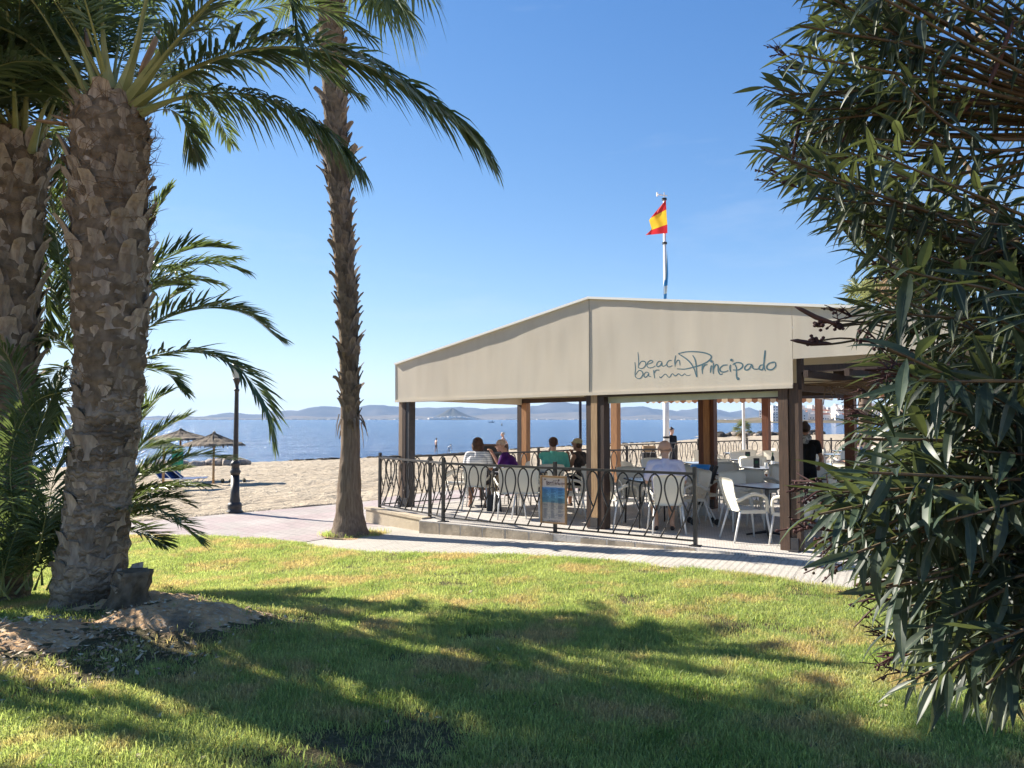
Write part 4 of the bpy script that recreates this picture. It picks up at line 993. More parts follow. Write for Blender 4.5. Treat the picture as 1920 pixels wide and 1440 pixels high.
# --- a young palm behind the thick trunk, its fronds showing on both sides
K3 = .9; base = Vector((at(170, 900, 9.6*K3).x, 9.6*K3, -.1))
palm3 = thing('young_palm', 'young palm behind the thick trunk, fronds reaching over the lamp post', 'palm tree', base)
axr = [Vector((0,0,-.1)), at(168,900,9.6*K3)-base, at(170,640,9.6*K3)-base]; ax3 = axis_fn(axr); zt3 = axr[-1].z
trunk_mesh(ax3, lambda z: .10, axr[0].z, zt3, MT['trunk'], n=20).build('trunk', MT['trunk'], palm3, smooth=True)
boots(palm3, ax3, lambda z: .10, .4, zt3, 'date', per=7, dz=.4, seed=15, sc=.5)
for i, (pts, kw) in enumerate([
 ([(190,650,9.5),(250,628,9.5),(330,590,9.5),(400,578,9.5),(465,592,9.5),(520,634,9.5)], dict(LL=.5, n=62, ang=(55,25))),
 ([(190,690,9.5),(250,676,9.4),(320,662,9.3),(390,664,9.2),(450,696,9.1),(495,755,9.0),(512,832,9.0)], dict(LL=.48, n=70, ang=(52,20), lift=.15)),
 ([(185,620,9.6),(240,545,9.7),(300,492,9.8),(360,466,9.8),(425,464,9.8)], dict(LL=.46, n=60, ang=(50,22))),
 ([(185,600,9.7),(235,500,9.9),(280,420,10),(305,375,10),(322,352,10)], dict(LL=.36, n=50, ang=(40,18))),
 ([(190,690,9.7),(250,690,9.9),(310,700,10),(345,735,10)], dict(LL=.36, n=44)),
 ([(185,640,9.8),(240,580,10),(300,540,10.2),(350,535,10.3)], dict(LL=.4, n=50)),
 ([(190,660,9.9),(250,610,10.2),(320,560,10.5),(345,545,10.5)], dict(LL=.36, n=40)),
 ([(160,640,9.6),(125,540,9.6),(105,440,9.5),(95,340,9.5),(110,270,9.5)], dict(LL=.45, n=60)),
 ([(150,650,9.7),(110,560,9.8),(85,480,9.9),(60,420,10)], dict(LL=.45, n=60)),
 ([(150,660,9.6),(110,600,9.5),(90,540,9.4),(80,640,9.3)], dict(LL=.4, n=50)),
 ([(150,680,9.4),(110,640,9.2),(70,650,9.0),(40,700,8.9)], dict(LL=.45, n=60)),
 ([(150,700,9.4),(120,690,9.2),(95,720,9.0),(85,800,8.9)], dict(LL=.4, n=50)),
 ([(155,620,9.8),(120,480,10),(130,380,10.2),(110,300,10.3)], dict(LL=.45, n=60)),
]): frond(palm3, [at(q[0], q[1], q[2]*K3) for q in pts], 300+i, base=base, **{'droop': .14, 'wd': .036, **kw, 'n': int(kw['n']*1.15)})
for i in range(4):
    q = arch(Vector((0,0,zt3)), r2.uniform(.3, 2.6), r2.uniform(20, 70), r2.uniform(1.6, 2.2), r2.uniform(60, 110))
    frond_me(q, r2, LL=.42, n=46, start=.2).build('frond', [MT['frond'], MT['petiole']], palm3)
# --- suckers: low clumps of fronds from the ground
base = Vector((at(195, 960, 8.7).x, 8.7, -.12))
cl1 = thing('palm_sucker', 'low clump of palm fronds spreading right of the thick trunk over the paving', 'palm tree', base)
for i, pts in enumerate([[(200,900,8.7),(245,820,8.7),(285,758,8.7),(318,735,8.7)], [(200,910,8.7),(260,840,8.7),(315,800,8.7),(350,782,8.7)], [(200,940,8.6),(280,890,8.5),(360,858,8.4),(432,862,8.3)],
   [(200,950,8.6),(270,925,8.5),(335,915,8.4)], [(200,985,8.6),(270,968,8.4),(330,982,8.3),(372,1012,8.3)], [(205,1000,8.6),(260,1000,8.5),(305,1022,8.4)], [(200,930,8.8),(270,895,9),(345,880,9.2)],
   [(205,960,8.4),(265,940,8.2),(320,935,8.0),(350,945,8)], [(205,900,8.9),(255,850,9.1),(320,830,9.3)], [(205,870,8.9),(245,780,9.1),(270,740,9.2)], [(200,960,8.8),(250,900,8.9),(300,860,9),(330,850,9)], [(200,900,8.5),(240,800,8.4),(262,770,8.3)], [(205,990,8.5),(255,960,8.3),(300,955,8.2)]]):
    frond(cl1, [at(*q) for q in pts], 400+i, base=base, LL=.38, n=46, start=.15, ang=(50,22), wd=.026, rr=.014, droop=.12, lift=.45)
base = Vector((at(60, 1100, 7.4).x, 7.4, -.02))
cl2 = thing('palm_sucker', 'dense shaded clump of low palm fronds at the left edge in front of the palms', 'palm tree', base)
for i in range(34):
    az = r2.uniform(-.4, 6.0); L = r2.uniform(1.1, 2.1); o_ = Vector((r2.uniform(-.7, .35), r2.uniform(-.2, .5), 0))
    frond_me(arch(o_, az, r2.uniform(45, 86), L, r2.uniform(40, 110)), r2, LL=.36, n=40, start=.15, wd=.024, rr=.013).build('frond', [MT['frond'], MT['petiole']], cl2)
for i, pts in enumerate([[(60,900,7.6),(40,760,7.4),(20,680,7.2),(-10,640,7)], [(50,1000,7.4),(60,850,7.3),(100,740,7.2),(120,700,7.2)], [(70,1050,7.2),(90,950,7.0),(110,870,6.95),(150,840,6.9)], [(30,1000,7.3),(20,860,7.2),(60,760,7.1),(130,730,7.0)]]):
    frond(cl2, [at(*q) for q in pts], 450+i, base=base, LL=.4, n=50, start=.15, wd=.026, rr=.014)

# --- the tall fan palm beside the pavilion
DT = 12.76
base = Vector((at(655, 1000, DT).x, DT, pz(at(655,1000,DT).x)-.02))
tall = thing('tall_palm', 'tall slim palm with a shaggy trunk standing in the paving left of the canvas', 'palm tree', base)
axt = [at(656,1004,DT)-base-ZV*.06]+[at(x, y, DT)-base for x, y in ((655,900),(657,830),(655,700),(653,600),(646,500),(640,400),(634,330),(628,200),(622,100),(619,0),(618,-70))]
axT = axis_fn(axt); zT = axt[-1].z
def radT(z): return float(np.interp(z, [-.1,.02,.12,.35,.8,1.5,1.75,2.4,5,zT-1,zT], [.45,.36,.30,.235,.195,.158,.160,.155,.165,.21,.18]))
b = trunk_mesh(axT, radT, axt[0].z, zT, None, rough=.03, n=36, dz=.04, ring=.012); two_tone(b, 2.0).build('trunk', [MT['trunk_smooth'], MT['fibre_gap_shade']], tall, smooth=True)
boots(tall, axT, radT, 1.95, zT-.45, 'fan', per=9, dz=.235, seed=31, tilt=.08, sc=1.12)
zf0, zf1 = at(632, 350, DT).z-base.z, at(630, 292, DT).z-base.z
boots(tall, axT, radT, zf0, zf1, 'fan', per=9, dz=.22, seed=37, tilt=.34, sc=1.6)
r2 = random.Random(8)
for i in range(14):   # dead leaf rags hanging where the shag ends
    a = r2.uniform(0, 6.28); z = r2.uniform(1.85, 2.15); c = axT(z); p = c+Vector((math.cos(a), math.sin(a), 0))*.19
    L = r2.uniform(.18, .45); b = MB(); o_ = Vector((math.cos(a), math.sin(a), 0))*r2.uniform(.03, .14)
    b.tube([p, p+o_*.6-ZV*L*.4, p+o_-ZV*L], [.03, .025, .006], 5, flat=.25); b.build('dead_rag', MT['boot_grey'], tall)
# fan leaves of the crown; the lowest hang into the picture
def fan_me(c, d, pl_, rad_, r, n=22, droop=.4, up=ZV):
    b = MB(); d = d.normalized(); s = d.cross(up).normalized(); nv = s.cross(d); h = c+d*pl_
    b.tube([c, c.lerp(h,.5)+ZV*.02, h], [.02,.014,.01], 5, 1)
    for i in range(n):
        a = -1.9+3.8*i/(n-1)+r.gauss(0,.03); dd = (d*math.cos(a)+s*math.sin(a)).normalized()
        leaflet(b, h, dd, nv, rad_*r.uniform(.85, 1.05)*(1-.12*abs(a)), rad_*.075, droop*r.uniform(.5,1.6))
    return b
cT = Vector((axT(zT).x, axT(zT).y, zT))
for i in range(26):
    az = i*2.4; el = R(r2.uniform(0, 75)); d = Vector((math.cos(az)*math.cos(el), math.sin(az)*math.cos(el), math.sin(el)))
    fan_me(cT, d, r2.uniform(.7,1.0), .85, r2, droop=.7).build('fan_leaf', [MT['frond'], MT['petiole']], tall)
for px, py, qx, qy, dd in ((640,-60,720,-10,12.4),(640,-60,700,-5,12.9),(630,-60,560,-15,12.8),(640,-70,770,-40,12.2),(640,-60,740,0,12.7)):
    a, c = at(px, py, dd)-base, at(qx, qy, dd)-base
    fan_me(a, c-a, (c-a).length, .75, r2, droop=1.1, up=Vector((0,-.5,1))).build('fan_leaf', [MT['frond'], MT['petiole']], tall)
# --- fan palm behind the oleander on the right, and the little one on the shore
def fan_palm(label, base, h, tr, nl, pl_, rl, seed, skirt=0, el=(-35, 80)):
    t = thing('fan_palm', label, 'palm tree', base); r = random.Random(seed)
    trunk_mesh(lambda z: Vector((0,0,z)), lambda z: tr*(1.25 if z < .3 else 1), -.3, h, None, n=14, dz=.2).build('trunk', MT['trunk_smooth'], t, smooth=True)
    for i in range(nl):
        az = i*2.399; e = R(r.uniform(*el)); d = Vector((math.cos(az)*math.cos(e), math.sin(az)*math.cos(e), math.sin(e)))
        fan_me(Vector((0,0,h)), d, pl_*r.uniform(.8,1.2), rl, r, droop=.5, n=20).build('fan_leaf', [MT['frond_fan'], MT['petiole']], t)
    for i in range(skirt):
        az = i*2.399+.5; e = R(r.uniform(-80, -45)); d = Vector((math.cos(az)*math.cos(e), math.sin(az)*math.cos(e), math.sin(e)))
        fan_me(Vector((0,0,h)), d, pl_*.9, rl*.9, r, droop=.5, n=16).build('dead_fan', [MT['frond_dry'], MT['frond_dry']], t)
    return t
MT['frond_fan'] = M('fan_leaf_blade', (.15,.17,.075), (.10,.13,.055), .5, 2, transl=.35, tcol=(.30,.32,.12), rand=.2)
p = at(1705, 900, 24); fan_palm('fan palm rising behind the oleander and the canvas roof', (p.x, 24, 0), at(1705, 475, 24).z, .25, 30, 1.15, 1.0, 51, 14)
p = at(1625, 900, 27); fan_palm('lower fan palm just showing above the right end of the canvas', (p.x, 27, 0), at(1622, 580, 27).z, .22, 22, .8, .8, 52, 6)
p = at(1393, 818, 112); u_, v_ = uv(p.x, p.y); fan_palm('small bushy palm on the spit of sand by the water', (p.x, p.y, sand_z(u_, v_)-.1), 1.75, .22, 26, .85, 1.0, 53, 8, (-25, 80))

# ------------------------------------------------------------------ oleander, close at the right
MT['ol_leaf'] = M('oleander_leaf', (.046,.070,.044), (.022,.039,.027), .44, 8, spec=.38, transl=.25, tcol=(.17,.21,.06), rand=.35)
MT['ol_mid'] = M('oleander_midrib', (.15,.17,.09), None, .5)
MT['ol_stem'] = M('oleander_stem', (.16,.115,.055), (.10,.065,.04), .7, 20, rand=.15)
MT['ol_red'] = M('oleander_twig', (.085,.035,.028), (.05,.022,.02), .7, 20)
MT['ol_pod'] = M('oleander_pod', (.13,.06,.045), (.08,.04,.032), .6, 12, rand=.2)
def ol_leaf(L, wd, bend, b=None, p=None, d=None, up=None):
    """lance shaped leaf with a pale midrib groove, curved along its length"""
    prof = [(0,.06),(.08,.22),(.25,.72),(.45,1),(.65,.86),(.85,.42),(1,.0)]
    p = p or Vector((0,0,0)); d = d or Vector((0,1,0)); up = up or ZV
    s = d.cross(up).normalized(); nv = s.cross(d); v = []; f = []
    for t, q in prof:
        c = p+d*(L*t*(1-.12*bend*t))-nv*(bend*L*t*t*.45); w_ = wd*q/2
        v += [c+s*w_+nv*w_*.35, c+s*min(w_, .0011)-nv*.0002, c-s*min(w_, .0011)-nv*.0002, c-s*w_+nv*w_*.35]
    m = []
    for i in range(len(prof)-1):
        a = i*4; f += [(a,a+1,a+5,a+4),(a+1,a+2,a+6,a+5),(a+2,a+3,a+7,a+6)]; m += [0,1,0]
    o = len(b.v); b.v += [tuple(q) for q in v]; b.f += [tuple(i+o for i in q) for q in f]; b.m += m
    return b
OLM = []
for i in range(6):
    b = MB(); ol_leaf(1.0, .138+.02*(i % 3), [.15,.35,.55,.8,-.1,1.1][i], b, Vector((0,0,0)), Vector((0,1,0)), ZV); OLM.append(b.mesh('leaf', [MT['ol_leaf'], MT['ol_mid']], smooth=True))
OB = Vector((1.95, 2.5, 0.0))
ole = thing('oleander_bush', 'large dark oleander bush filling the right side close to the camera', 'shrub', OB)
r2 = random.Random(99)
# outline of the bush: how far its shoots reach to the left at each height
_ol = [(1440,1905),(1400,1875),(1330,1765),(1250,1650),(1180,1630),(1120,1640),(1075,1580),(1020,1545),(960,1500),(900,1540),(840,1610),(790,1570),(740,1615),(690,1640),(640,1610),(600,1565),(570,1585),(520,1610),(450,1640),(400,1530),(350,1450),(270,1400),(215,1440),(150,1400),(100,1450),(30,1490),(-60,1480),(-160,1520)]
def reach(py): return float(np.interp(py, [q[0] for q in _ol][::-1], [q[1] for q in _ol][::-1]))
shoots = []
for i in range(600):
    py = r2.uniform(-170, 1285); d = r2.uniform(1.75, 3.2) if py < 500 else r2.uniform(1.35, 2.5)
    x0 = reach(py); 
    if i < 150: px = x0+abs(r2.gauss(0, 45))+18
    else: px = x0+30+(2150-x0)*r2.random()**.75
    tip = at(px, py, d)-OB
    if tip.z < .12 or (py < 430 and i >= 150 and r2.random() < .30): continue
    if tip.length < .25: continue
    shoots.append((tip, px-x0))
stems, twigs = MB(), MB(); leaves = []
forks = []
for k in range(44):
    h = .25+3.5*(k+r2.random())/44; forks.append(Vector((r2.uniform(-.1,.75), r2.uniform(-.75,.75), h)))
for fk in forks: stems.tube([Vector((.45+fk.x*.2, fk.y*.2, -.05)), Vector((.5+fk.x*.3, fk.y*.5, fk.z*.55)), fk], [.026,.020,.011], 6)
for tip, ed in shoots:
    fk = min(forks, key=lambda q: (q-tip-Vector((.62,.05,-.16))).length)
    mid = fk.lerp(tip, .55)+Vector((r2.gauss(0,.05), r2.gauss(0,.05), r2.gauss(.02,.06)))
    P = catmull([fk, mid, tip], 6); stems.tube(P, [.0075-.005*i/(len(P)-1) for i in range(len(P))], 5, cap=False)
    d = (tip-P[-4]).normalized(); L_ = min(.5, (tip-fk).length*.75); nn = int(L_/.026)
    end_twig = ed < 80 and r2.random() < .24
    for q in range(nn//1):
        t = (q+.5)/nn; s = 1-t*(L_/max(.01, (tip-fk).length)); j = min(len(P)-2, int(s*(len(P)-1))); p = P[j].lerp(P[j+1], s*(len(P)-1)-j)
        if t < .06 and end_twig: continue
        dd = (P[j+1]-P[j]).normalized(); a = q*2.0944*.5+r2.gauss(0,.3)+(q//3)*.5
        s1 = dd.cross(Vector((.31,.2,.93))).normalized(); s2 = dd.cross(s1)
        op = R(r2.uniform(22, 46)+34*t); ld = (dd*math.cos(op)+(s1*math.cos(a)+s2*math.sin(a))*math.sin(op))
        ld.z -= r2.uniform(0, .45)*(.3+t); ld.normalize()
        leaves.append((p, ld, r2.uniform(.095, .165)*(1 if t > .1 else .75), r2.uniform(.15, .95)))
    if end_twig:
        for q in range(r2.randint(3, 5)):
            a = r2.gauss(0, .45); e_ = (d+Vector((r2.gauss(0,.3), r2.gauss(0,.3), r2.gauss(0,.3)))).normalized(); l = r2.uniform(.05, .13)
            m_ = tip+e_*l*.5+Vector((0,0,.008)); en = tip+e_*l
            twigs.tube([tip, m_, en], [.0028,.0022,.0016], 5)
            for z_ in range(3): twigs.ell(tip.lerp(en, r2.uniform(.4,1))+Vector((r2.gauss(0,.003),)*3), (.004,.004,.004), 5, 3)
            for z_ in range(2):
                e2 = (e_+Vector((r2.gauss(0,.5), r2.gauss(0,.5), r2.gauss(0,.5)))).normalized(); twigs.tube([m_, m_+e2*r2.uniform(.02,.05)], [.002,.0012], 4)
stems.build('branches', MT['ol_stem'], ole, smooth=True); tag(twigs.build('flower_stalks', MT['ol_red'], ole), kind='stuff')
def leaf_rot(d, roll):
    d = d.normalized(); up = ZV if abs(d.z) < .96 else Vector((1,0,0)); x = d.cross(up).normalized(); z = x.cross(d)
    return Matrix((x, d, z)).transposed().to_4x4() @ Matrix.Rotation(roll, 4, 'Y')
camv = Vector((0,0,CAM_Z))-OB
def vis(l):   # leaves near the camera side come first as parts of their own
    w_ = l[0]+OB; return (w_-Vector((0,0,CAM_Z))).length + (5 if w_.x/w_.y > .70 or (w_.z-1.7)/w_.y > .58 or (w_.z-1.7)/w_.y < -.46 else 0)
leaves.sort(key=vis); rest = MB()
for i, (p, d, L, bend) in enumerate(leaves):
    if i < 300:
        o = put('leaf', OLM[r2.randrange(6)], ole); Mx = Matrix.Translation(p) @ leaf_rot(d, r2.gauss(0,.5)) @ Matrix.Scale(L, 4); o.matrix_local = Mx
    else:
        up = (ZV+Vector((r2.gauss(0,.35), r2.gauss(0,.35), 0))).normalized()
        if abs(d.dot(up)) > .97: up = Vector((1,0,0))
        ol_leaf(L, L*r2.uniform(.125,.18), bend, rest, p, d, up)
print('oleander leaves', len(leaves))
tag(rest.build('leaves', [MT['ol_leaf'], MT['ol_mid']], ole, smooth=True), kind='stuff')
for i, (px, py, qx, qy, dd) in enumerate([(1508,175,1483,315,2.6),(1620,165,1575,275,2.5),(1500,250,1447,312,2.7),(1545,295,1640,300,2.6),(1740,290,1718,345,2.5),(1570,610,1490,575,2.1),(1560,645,1482,638,2.1),(1900,40,1852,165,2.0),(1835,180,1782,225,2.2),(1660,1090,1600,1098,2.1),(1655,1075,1605,1075,2.1),(1600,330,1590,390,2.7)]):
    a, c = at(px, py, dd)-OB, at(qx, qy, dd)-OB; b = MB(); m_ = a.lerp(c,.5)+Vector((0,0,-.004))
    b.tube([a, a.lerp(c,.15), m_, a.lerp(c,.85), c], [.003,.006,.0075,.006,.0015], 7); b.build('seed_pod', MT['ol_pod'], ole, smooth=True)
    b = MB(); b.tube(catmull([a, a+Vector((.14,.05,.015)), a+Vector((.34,.08,-.03))], 4), .0032, 5); b.build('pod_stalk', MT['ol_stem'], ole)
for px, py, dd in ((1533,607,2.1),(1572,613,2.1),(1527,640,2.1)):
    b = MB(); c = at(px, py, dd)-OB
    for q in range(16): b.ell(c+Vector((r2.gauss(0,.009), r2.gauss(0,.007), r2.gauss(0,.006))), (.006,.006,.005), 5, 3)
    b.build('withered_flower', MT['ol_red'], ole); b = MB(); b.tube(catmull([c, c+Vector((.12,.04,.012)), c+Vector((.32,.08,-.02))], 4), .0026, 5); b.build('flower_stalk', MT['ol_stem'], ole)
fl = at(1694, 371, 2.6)-OB; pk = M('oleander_petal', (.55,.035,.08), None, .5, transl=.3)
for q in range(5):
    a = q*1.257; b = MB(); u1 = Vector((math.cos(a), .3, math.sin(a))); b.add([fl, fl+u1*.011+Vector((-math.sin(a),0,math.cos(a)))*.006, fl+u1*.017, fl+u1*.011-Vector((-math.sin(a),0,math.cos(a)))*.006], [(0,1,2,3)]); b.build('petal', pk, ole)

# ------------------------------------------------------------------ grass blades on the lawn
def grass_mat(name, c1, c2, c3):
    m = bpy.data.materials.new(name); m.use_nodes = True; nt = m.node_tree; b = nt.nodes['Principled BSDF']
    P = nd(nt, 'ShaderNodeNewGeometry').outputs['Position']
    c = mixc(nt, noise_n(nt, P, 1.6, 5, .6), c1, c2)
    c = mixc(nt, math_n(nt, 'MULTIPLY', noise_n(nt, P, 1.3, 5, .65, .50, .62), .9), c, c3)
    oi = nd(nt, 'ShaderNodeObjectInfo').outputs['Random']; h = nd(nt, 'ShaderNodeHueSaturation'); nt.links.new(c, h.inputs['Color'])
    nt.links.new(math_n(nt, 'MULTIPLY_ADD', oi, .6, .7), h.inputs['Value']); c = h.outputs[0]
    nt.links.new(c, b.inputs['Base Color']); b.inputs['Roughness'].default_value = .5; b.inputs['Specular IOR Level'].default_value = .25
    t = nd(nt, 'ShaderNodeBsdfTranslucent'); mx = nd(nt, 'ShaderNodeMixShader'); mx.inputs[0].default_value = .5
    nt.links.new(mixc(nt, 1.0, c, (1.9,1.85,1.2), 'MULTIPLY'), t.inputs['Color'])
    nt.links.new(b.outputs[0], mx.inputs[1]); nt.links.new(t.outputs[0], mx.inputs[2]); nt.links.new(mx.outputs[0], nt.nodes['Material Output'].inputs[0])
    return m
MT['grass'] = grass_mat('grass_blade', (.205,.28,.09), (.34,.385,.165), (.43,.34,.20))
MT['grass_dry'] = grass_mat('grass_dry_blade', (.42,.36,.18), (.36,.34,.15), (.40,.31,.17))
gcol = bpy.data.collections.new('grass_tufts')
def tuft(seed, n, hmin, hmax, mat, spread=.035):
    r = random.Random(seed); b = MB()
    for _ in range(n):
        a = r.uniform(0, 6.28); p = Vector((r.gauss(0, spread), r.gauss(0, spread), -.004)); h = r.uniform(hmin, hmax); ln = r.uniform(.15, 1.0)*h
        d = Vector((math.cos(a), math.sin(a), 0)); s = Vector((-math.sin(a+r.gauss(0,.6)), math.cos(a+r.gauss(0,.6)), 0))*r.uniform(.0013, .0026)
        q1 = p+d*ln*.25+ZV*h*.5; q2 = p+d*ln*.62+ZV*h*.85; q3 = p+d*ln+ZV*h*r.uniform(.8, 1.05)
        b.add([p+s, p-s, q1+s, q1-s, q2+s*.7, q2-s*.7, q3], [(0,1,3,2),(2,3,5,4),(4,5,6)])
    me = b.mesh('grass_tuft', mat); o = bpy.data.objects.new('grass_tuft', me); gcol.objects.link(o)
for i in range(5): tuft(60+i, 16, .022, .060, MT['grass'])
tuft(70, 14, .03, .075, MT['grass'], .03); tuft(71, 14, .02, .045, MT['grass_dry'], .04)
def grass_object(name, label, v, f, dens, dmax, smin, smax):
    me = bpy.data.meshes.new(name); me.from_pydata(v, [], f); at_ = me.attributes.new('dens', 'FLOAT', 'POINT'); at_.data.foreach_set('value', dens)
    o = put(name, me); ng = bpy.data.node_groups.new(name+'_scatter', 'GeometryNodeTree')
    ng.interface.new_socket('Geometry', in_out='INPUT', socket_type='NodeSocketGeometry'); ng.interface.new_socket('Geometry', in_out='OUTPUT', socket_type='NodeSocketGeometry')
    N = ng.nodes.new; Lk = ng.links.new; gi, go = N('NodeGroupInput'), N('NodeGroupOutput')
    dp = N('GeometryNodeDistributePointsOnFaces'); na = N('GeometryNodeInputNamedAttribute'); na.data_type = 'FLOAT'; na.inputs[0].default_value = 'dens'
    mu = N('ShaderNodeMath'); mu.operation = 'MULTIPLY'; mu.inputs[1].default_value = dmax; Lk(na.outputs[0], mu.inputs[0]); Lk(mu.outputs[0], dp.inputs['Density']); Lk(gi.outputs[0], dp.inputs['Mesh'])
    ci = N('GeometryNodeCollectionInfo'); ci.inputs[0].default_value = gcol; ci.inputs[1].default_value = True; ci.inputs[2].default_value = True
    ip = N('GeometryNodeInstanceOnPoints'); ip.inputs['Pick Instance'].default_value = True
    rz = N('FunctionNodeRandomValue'); rz.data_type = 'FLOAT_VECTOR'; rz.inputs[0].default_value = (-.25,-.25,0); rz.inputs[1].default_value = (.25,.25,6.283)
    rs = N('FunctionNodeRandomValue'); rs.data_type = 'FLOAT'; rs.inputs[2].default_value = smin; rs.inputs[3].default_value = smax; rs.inputs['Seed'].default_value = 4
    Lk(dp.outputs[0], ip.inputs['Points']); Lk(ci.outputs[0], ip.inputs['Instance']); Lk(rz.outputs[0], ip.inputs['Rotation']); Lk(rs.outputs[1], ip.inputs['Scale'])
    Lk(ip.outputs[0], go.inputs[0]); md = o.modifiers.new('scatter', 'NODES'); md.node_group = ng
    return tag(o, label, 'grass', kind='stuff')
gx = [-9+15.5*i/190 for i in range(191)]
v, f = column_grid(gx, 2.2, 110, lawn_z); dens = []
for x, y, z in v:
    m = mound(x, y); d = max(.02, 1-max(0, m-.022)*20)
    n1 = noise.noise(Vector((x*.9, y*.9, 12))); n2 = noise.noise(Vector((x*3.1, y*3.1, 7)))
    d *= min(1, max(.06, .80+1.1*n1+.9*n2))
    if x < -2.1 and y < 5.9 and y > 4.9: d *= max(.1, min(1, (x+3.4)*-.0+.25+.5*n2))
    if math.hypot(x+2.8, y-10.6) < 1.3: d *= .55
    if abs(x)/y > .80: d *= .25
    dens.append(d*min(1.0, max(.42, 6.0/y)))
v2 = v
grass_object('grass', 'sunlit lawn of short mixed green and straw coloured grass blades', v2, f, dens, 3000, .55, 1.1)
# tufts at the foot of the tall palm
v, f, dens = [], [], []
tb = tall.location
for i in range(9):
    for j in range(24):
        a = 2*math.pi*j/24; q = .26+.03*i; v.append((tb.x+q*math.cos(a)*1.25+.1, tb.y+q*math.sin(a)*.9-.05, pz(tb.x)+.012)); dens.append(max(0, 1-abs(i-2)/4)*(.2+.8*max(0, math.sin(a*2+1))))
for i in range(8):
    for j in range(24): f.append((i*24+j, i*24+(j+1) % 24, i*24+24+(j+1) % 24, i*24+24+j))
grass_object('grass', 'weeds and grass tufts round the foot of the tall palm', v, f, dens, 1300, .8, 1.7)
b = MB(); n = 28
pts = [(tb.x+.12+(.52+.06*math.sin(5*a))*math.cos(a)*1.15, tb.y-.05+(.45+.05*math.cos(4*a))*math.sin(a), pz(tb.x)+.010) for a in [2*math.pi*i/n for i in range(n)]]
b.add(pts, [tuple(range(n))]); tag(b.build('planting_soil', MT['soil']), kind='structure')
# broad leaved weeds scattered through the lawn
b = MB(); r2 = random.Random(41); wm = M('weed_leaf', (.10,.16,.05), (.07,.12,.04), .5, 6, transl=.3, rand=.2)
for i in range(170):
    x, y = r2.uniform(-3.2, 3.6), r2.uniform(3.4, 9.6)
    if y > lawn_edge(x)-.2 or mound(x, y) > .05: continue
    for q in range(r2.randint(4, 9)):
        a = r2.uniform(0, 6.28); d = Vector((math.cos(a), math.sin(a), r2.uniform(.1, .7))).normalized(); s = Vector((-math.sin(a), math.cos(a), 0)); L = r2.uniform(.025, .06); p = Vector((x+r2.gauss(0,.02), y+r2.gauss(0,.02), lawn_z(x, y)+.012))
        b.add([p, p+d*L*.55+s*L*.22, p+d*L, p+d*L*.55-s*L*.22], [(0,1,2,3)])
tag(b.build('weeds', wm), 'small broad leaved weeds scattered through the lawn', kind='stuff')
# leaf litter at the lower left
b = MB(); r2 = random.Random(14); lm = [M('litter_pale', (.55,.44,.30), None, .8, rand=.2), M('litter_brown', (.30,.20,.12), None, .85)]
for i in range(1150):
    x, y = r2.gauss(-3.35, .65), r2.gauss(5.35, .38)
    if i > 900: x, y = r2.gauss(-2.9, .6), r2.gauss(6.1, .45)
    if 700 < i <= 900: x, y = r2.uniform(-3.2, 2.5), r2.uniform(3.6, 9)
    if 700 < i <= 900 and r2.random() < .5: continue
    z = lawn_z(x, y)+(.045 if mound(x, y) > .12 else .014); a = r2.uniform(0, 6.28); L, w_ = r2.uniform(.02,.07), r2.uniform(.006,.018)
    d, s = Vector((math.cos(a), math.sin(a), r2.gauss(0,.25))), Vector((-math.sin(a), math.cos(a), r2.gauss(0,.4))); p = Vector((x, y, z+.008))
    b.add([p-d*L/2, p+s*w_, p+d*L/2+ZV*r2.uniform(0,.015), p-s*w_], [(0,1,2,3)], r2.randrange(2))
tag(b.build('leaf_litter', lm), 'dry brown leaf litter on the bare earth at the lower left', kind='stuff')
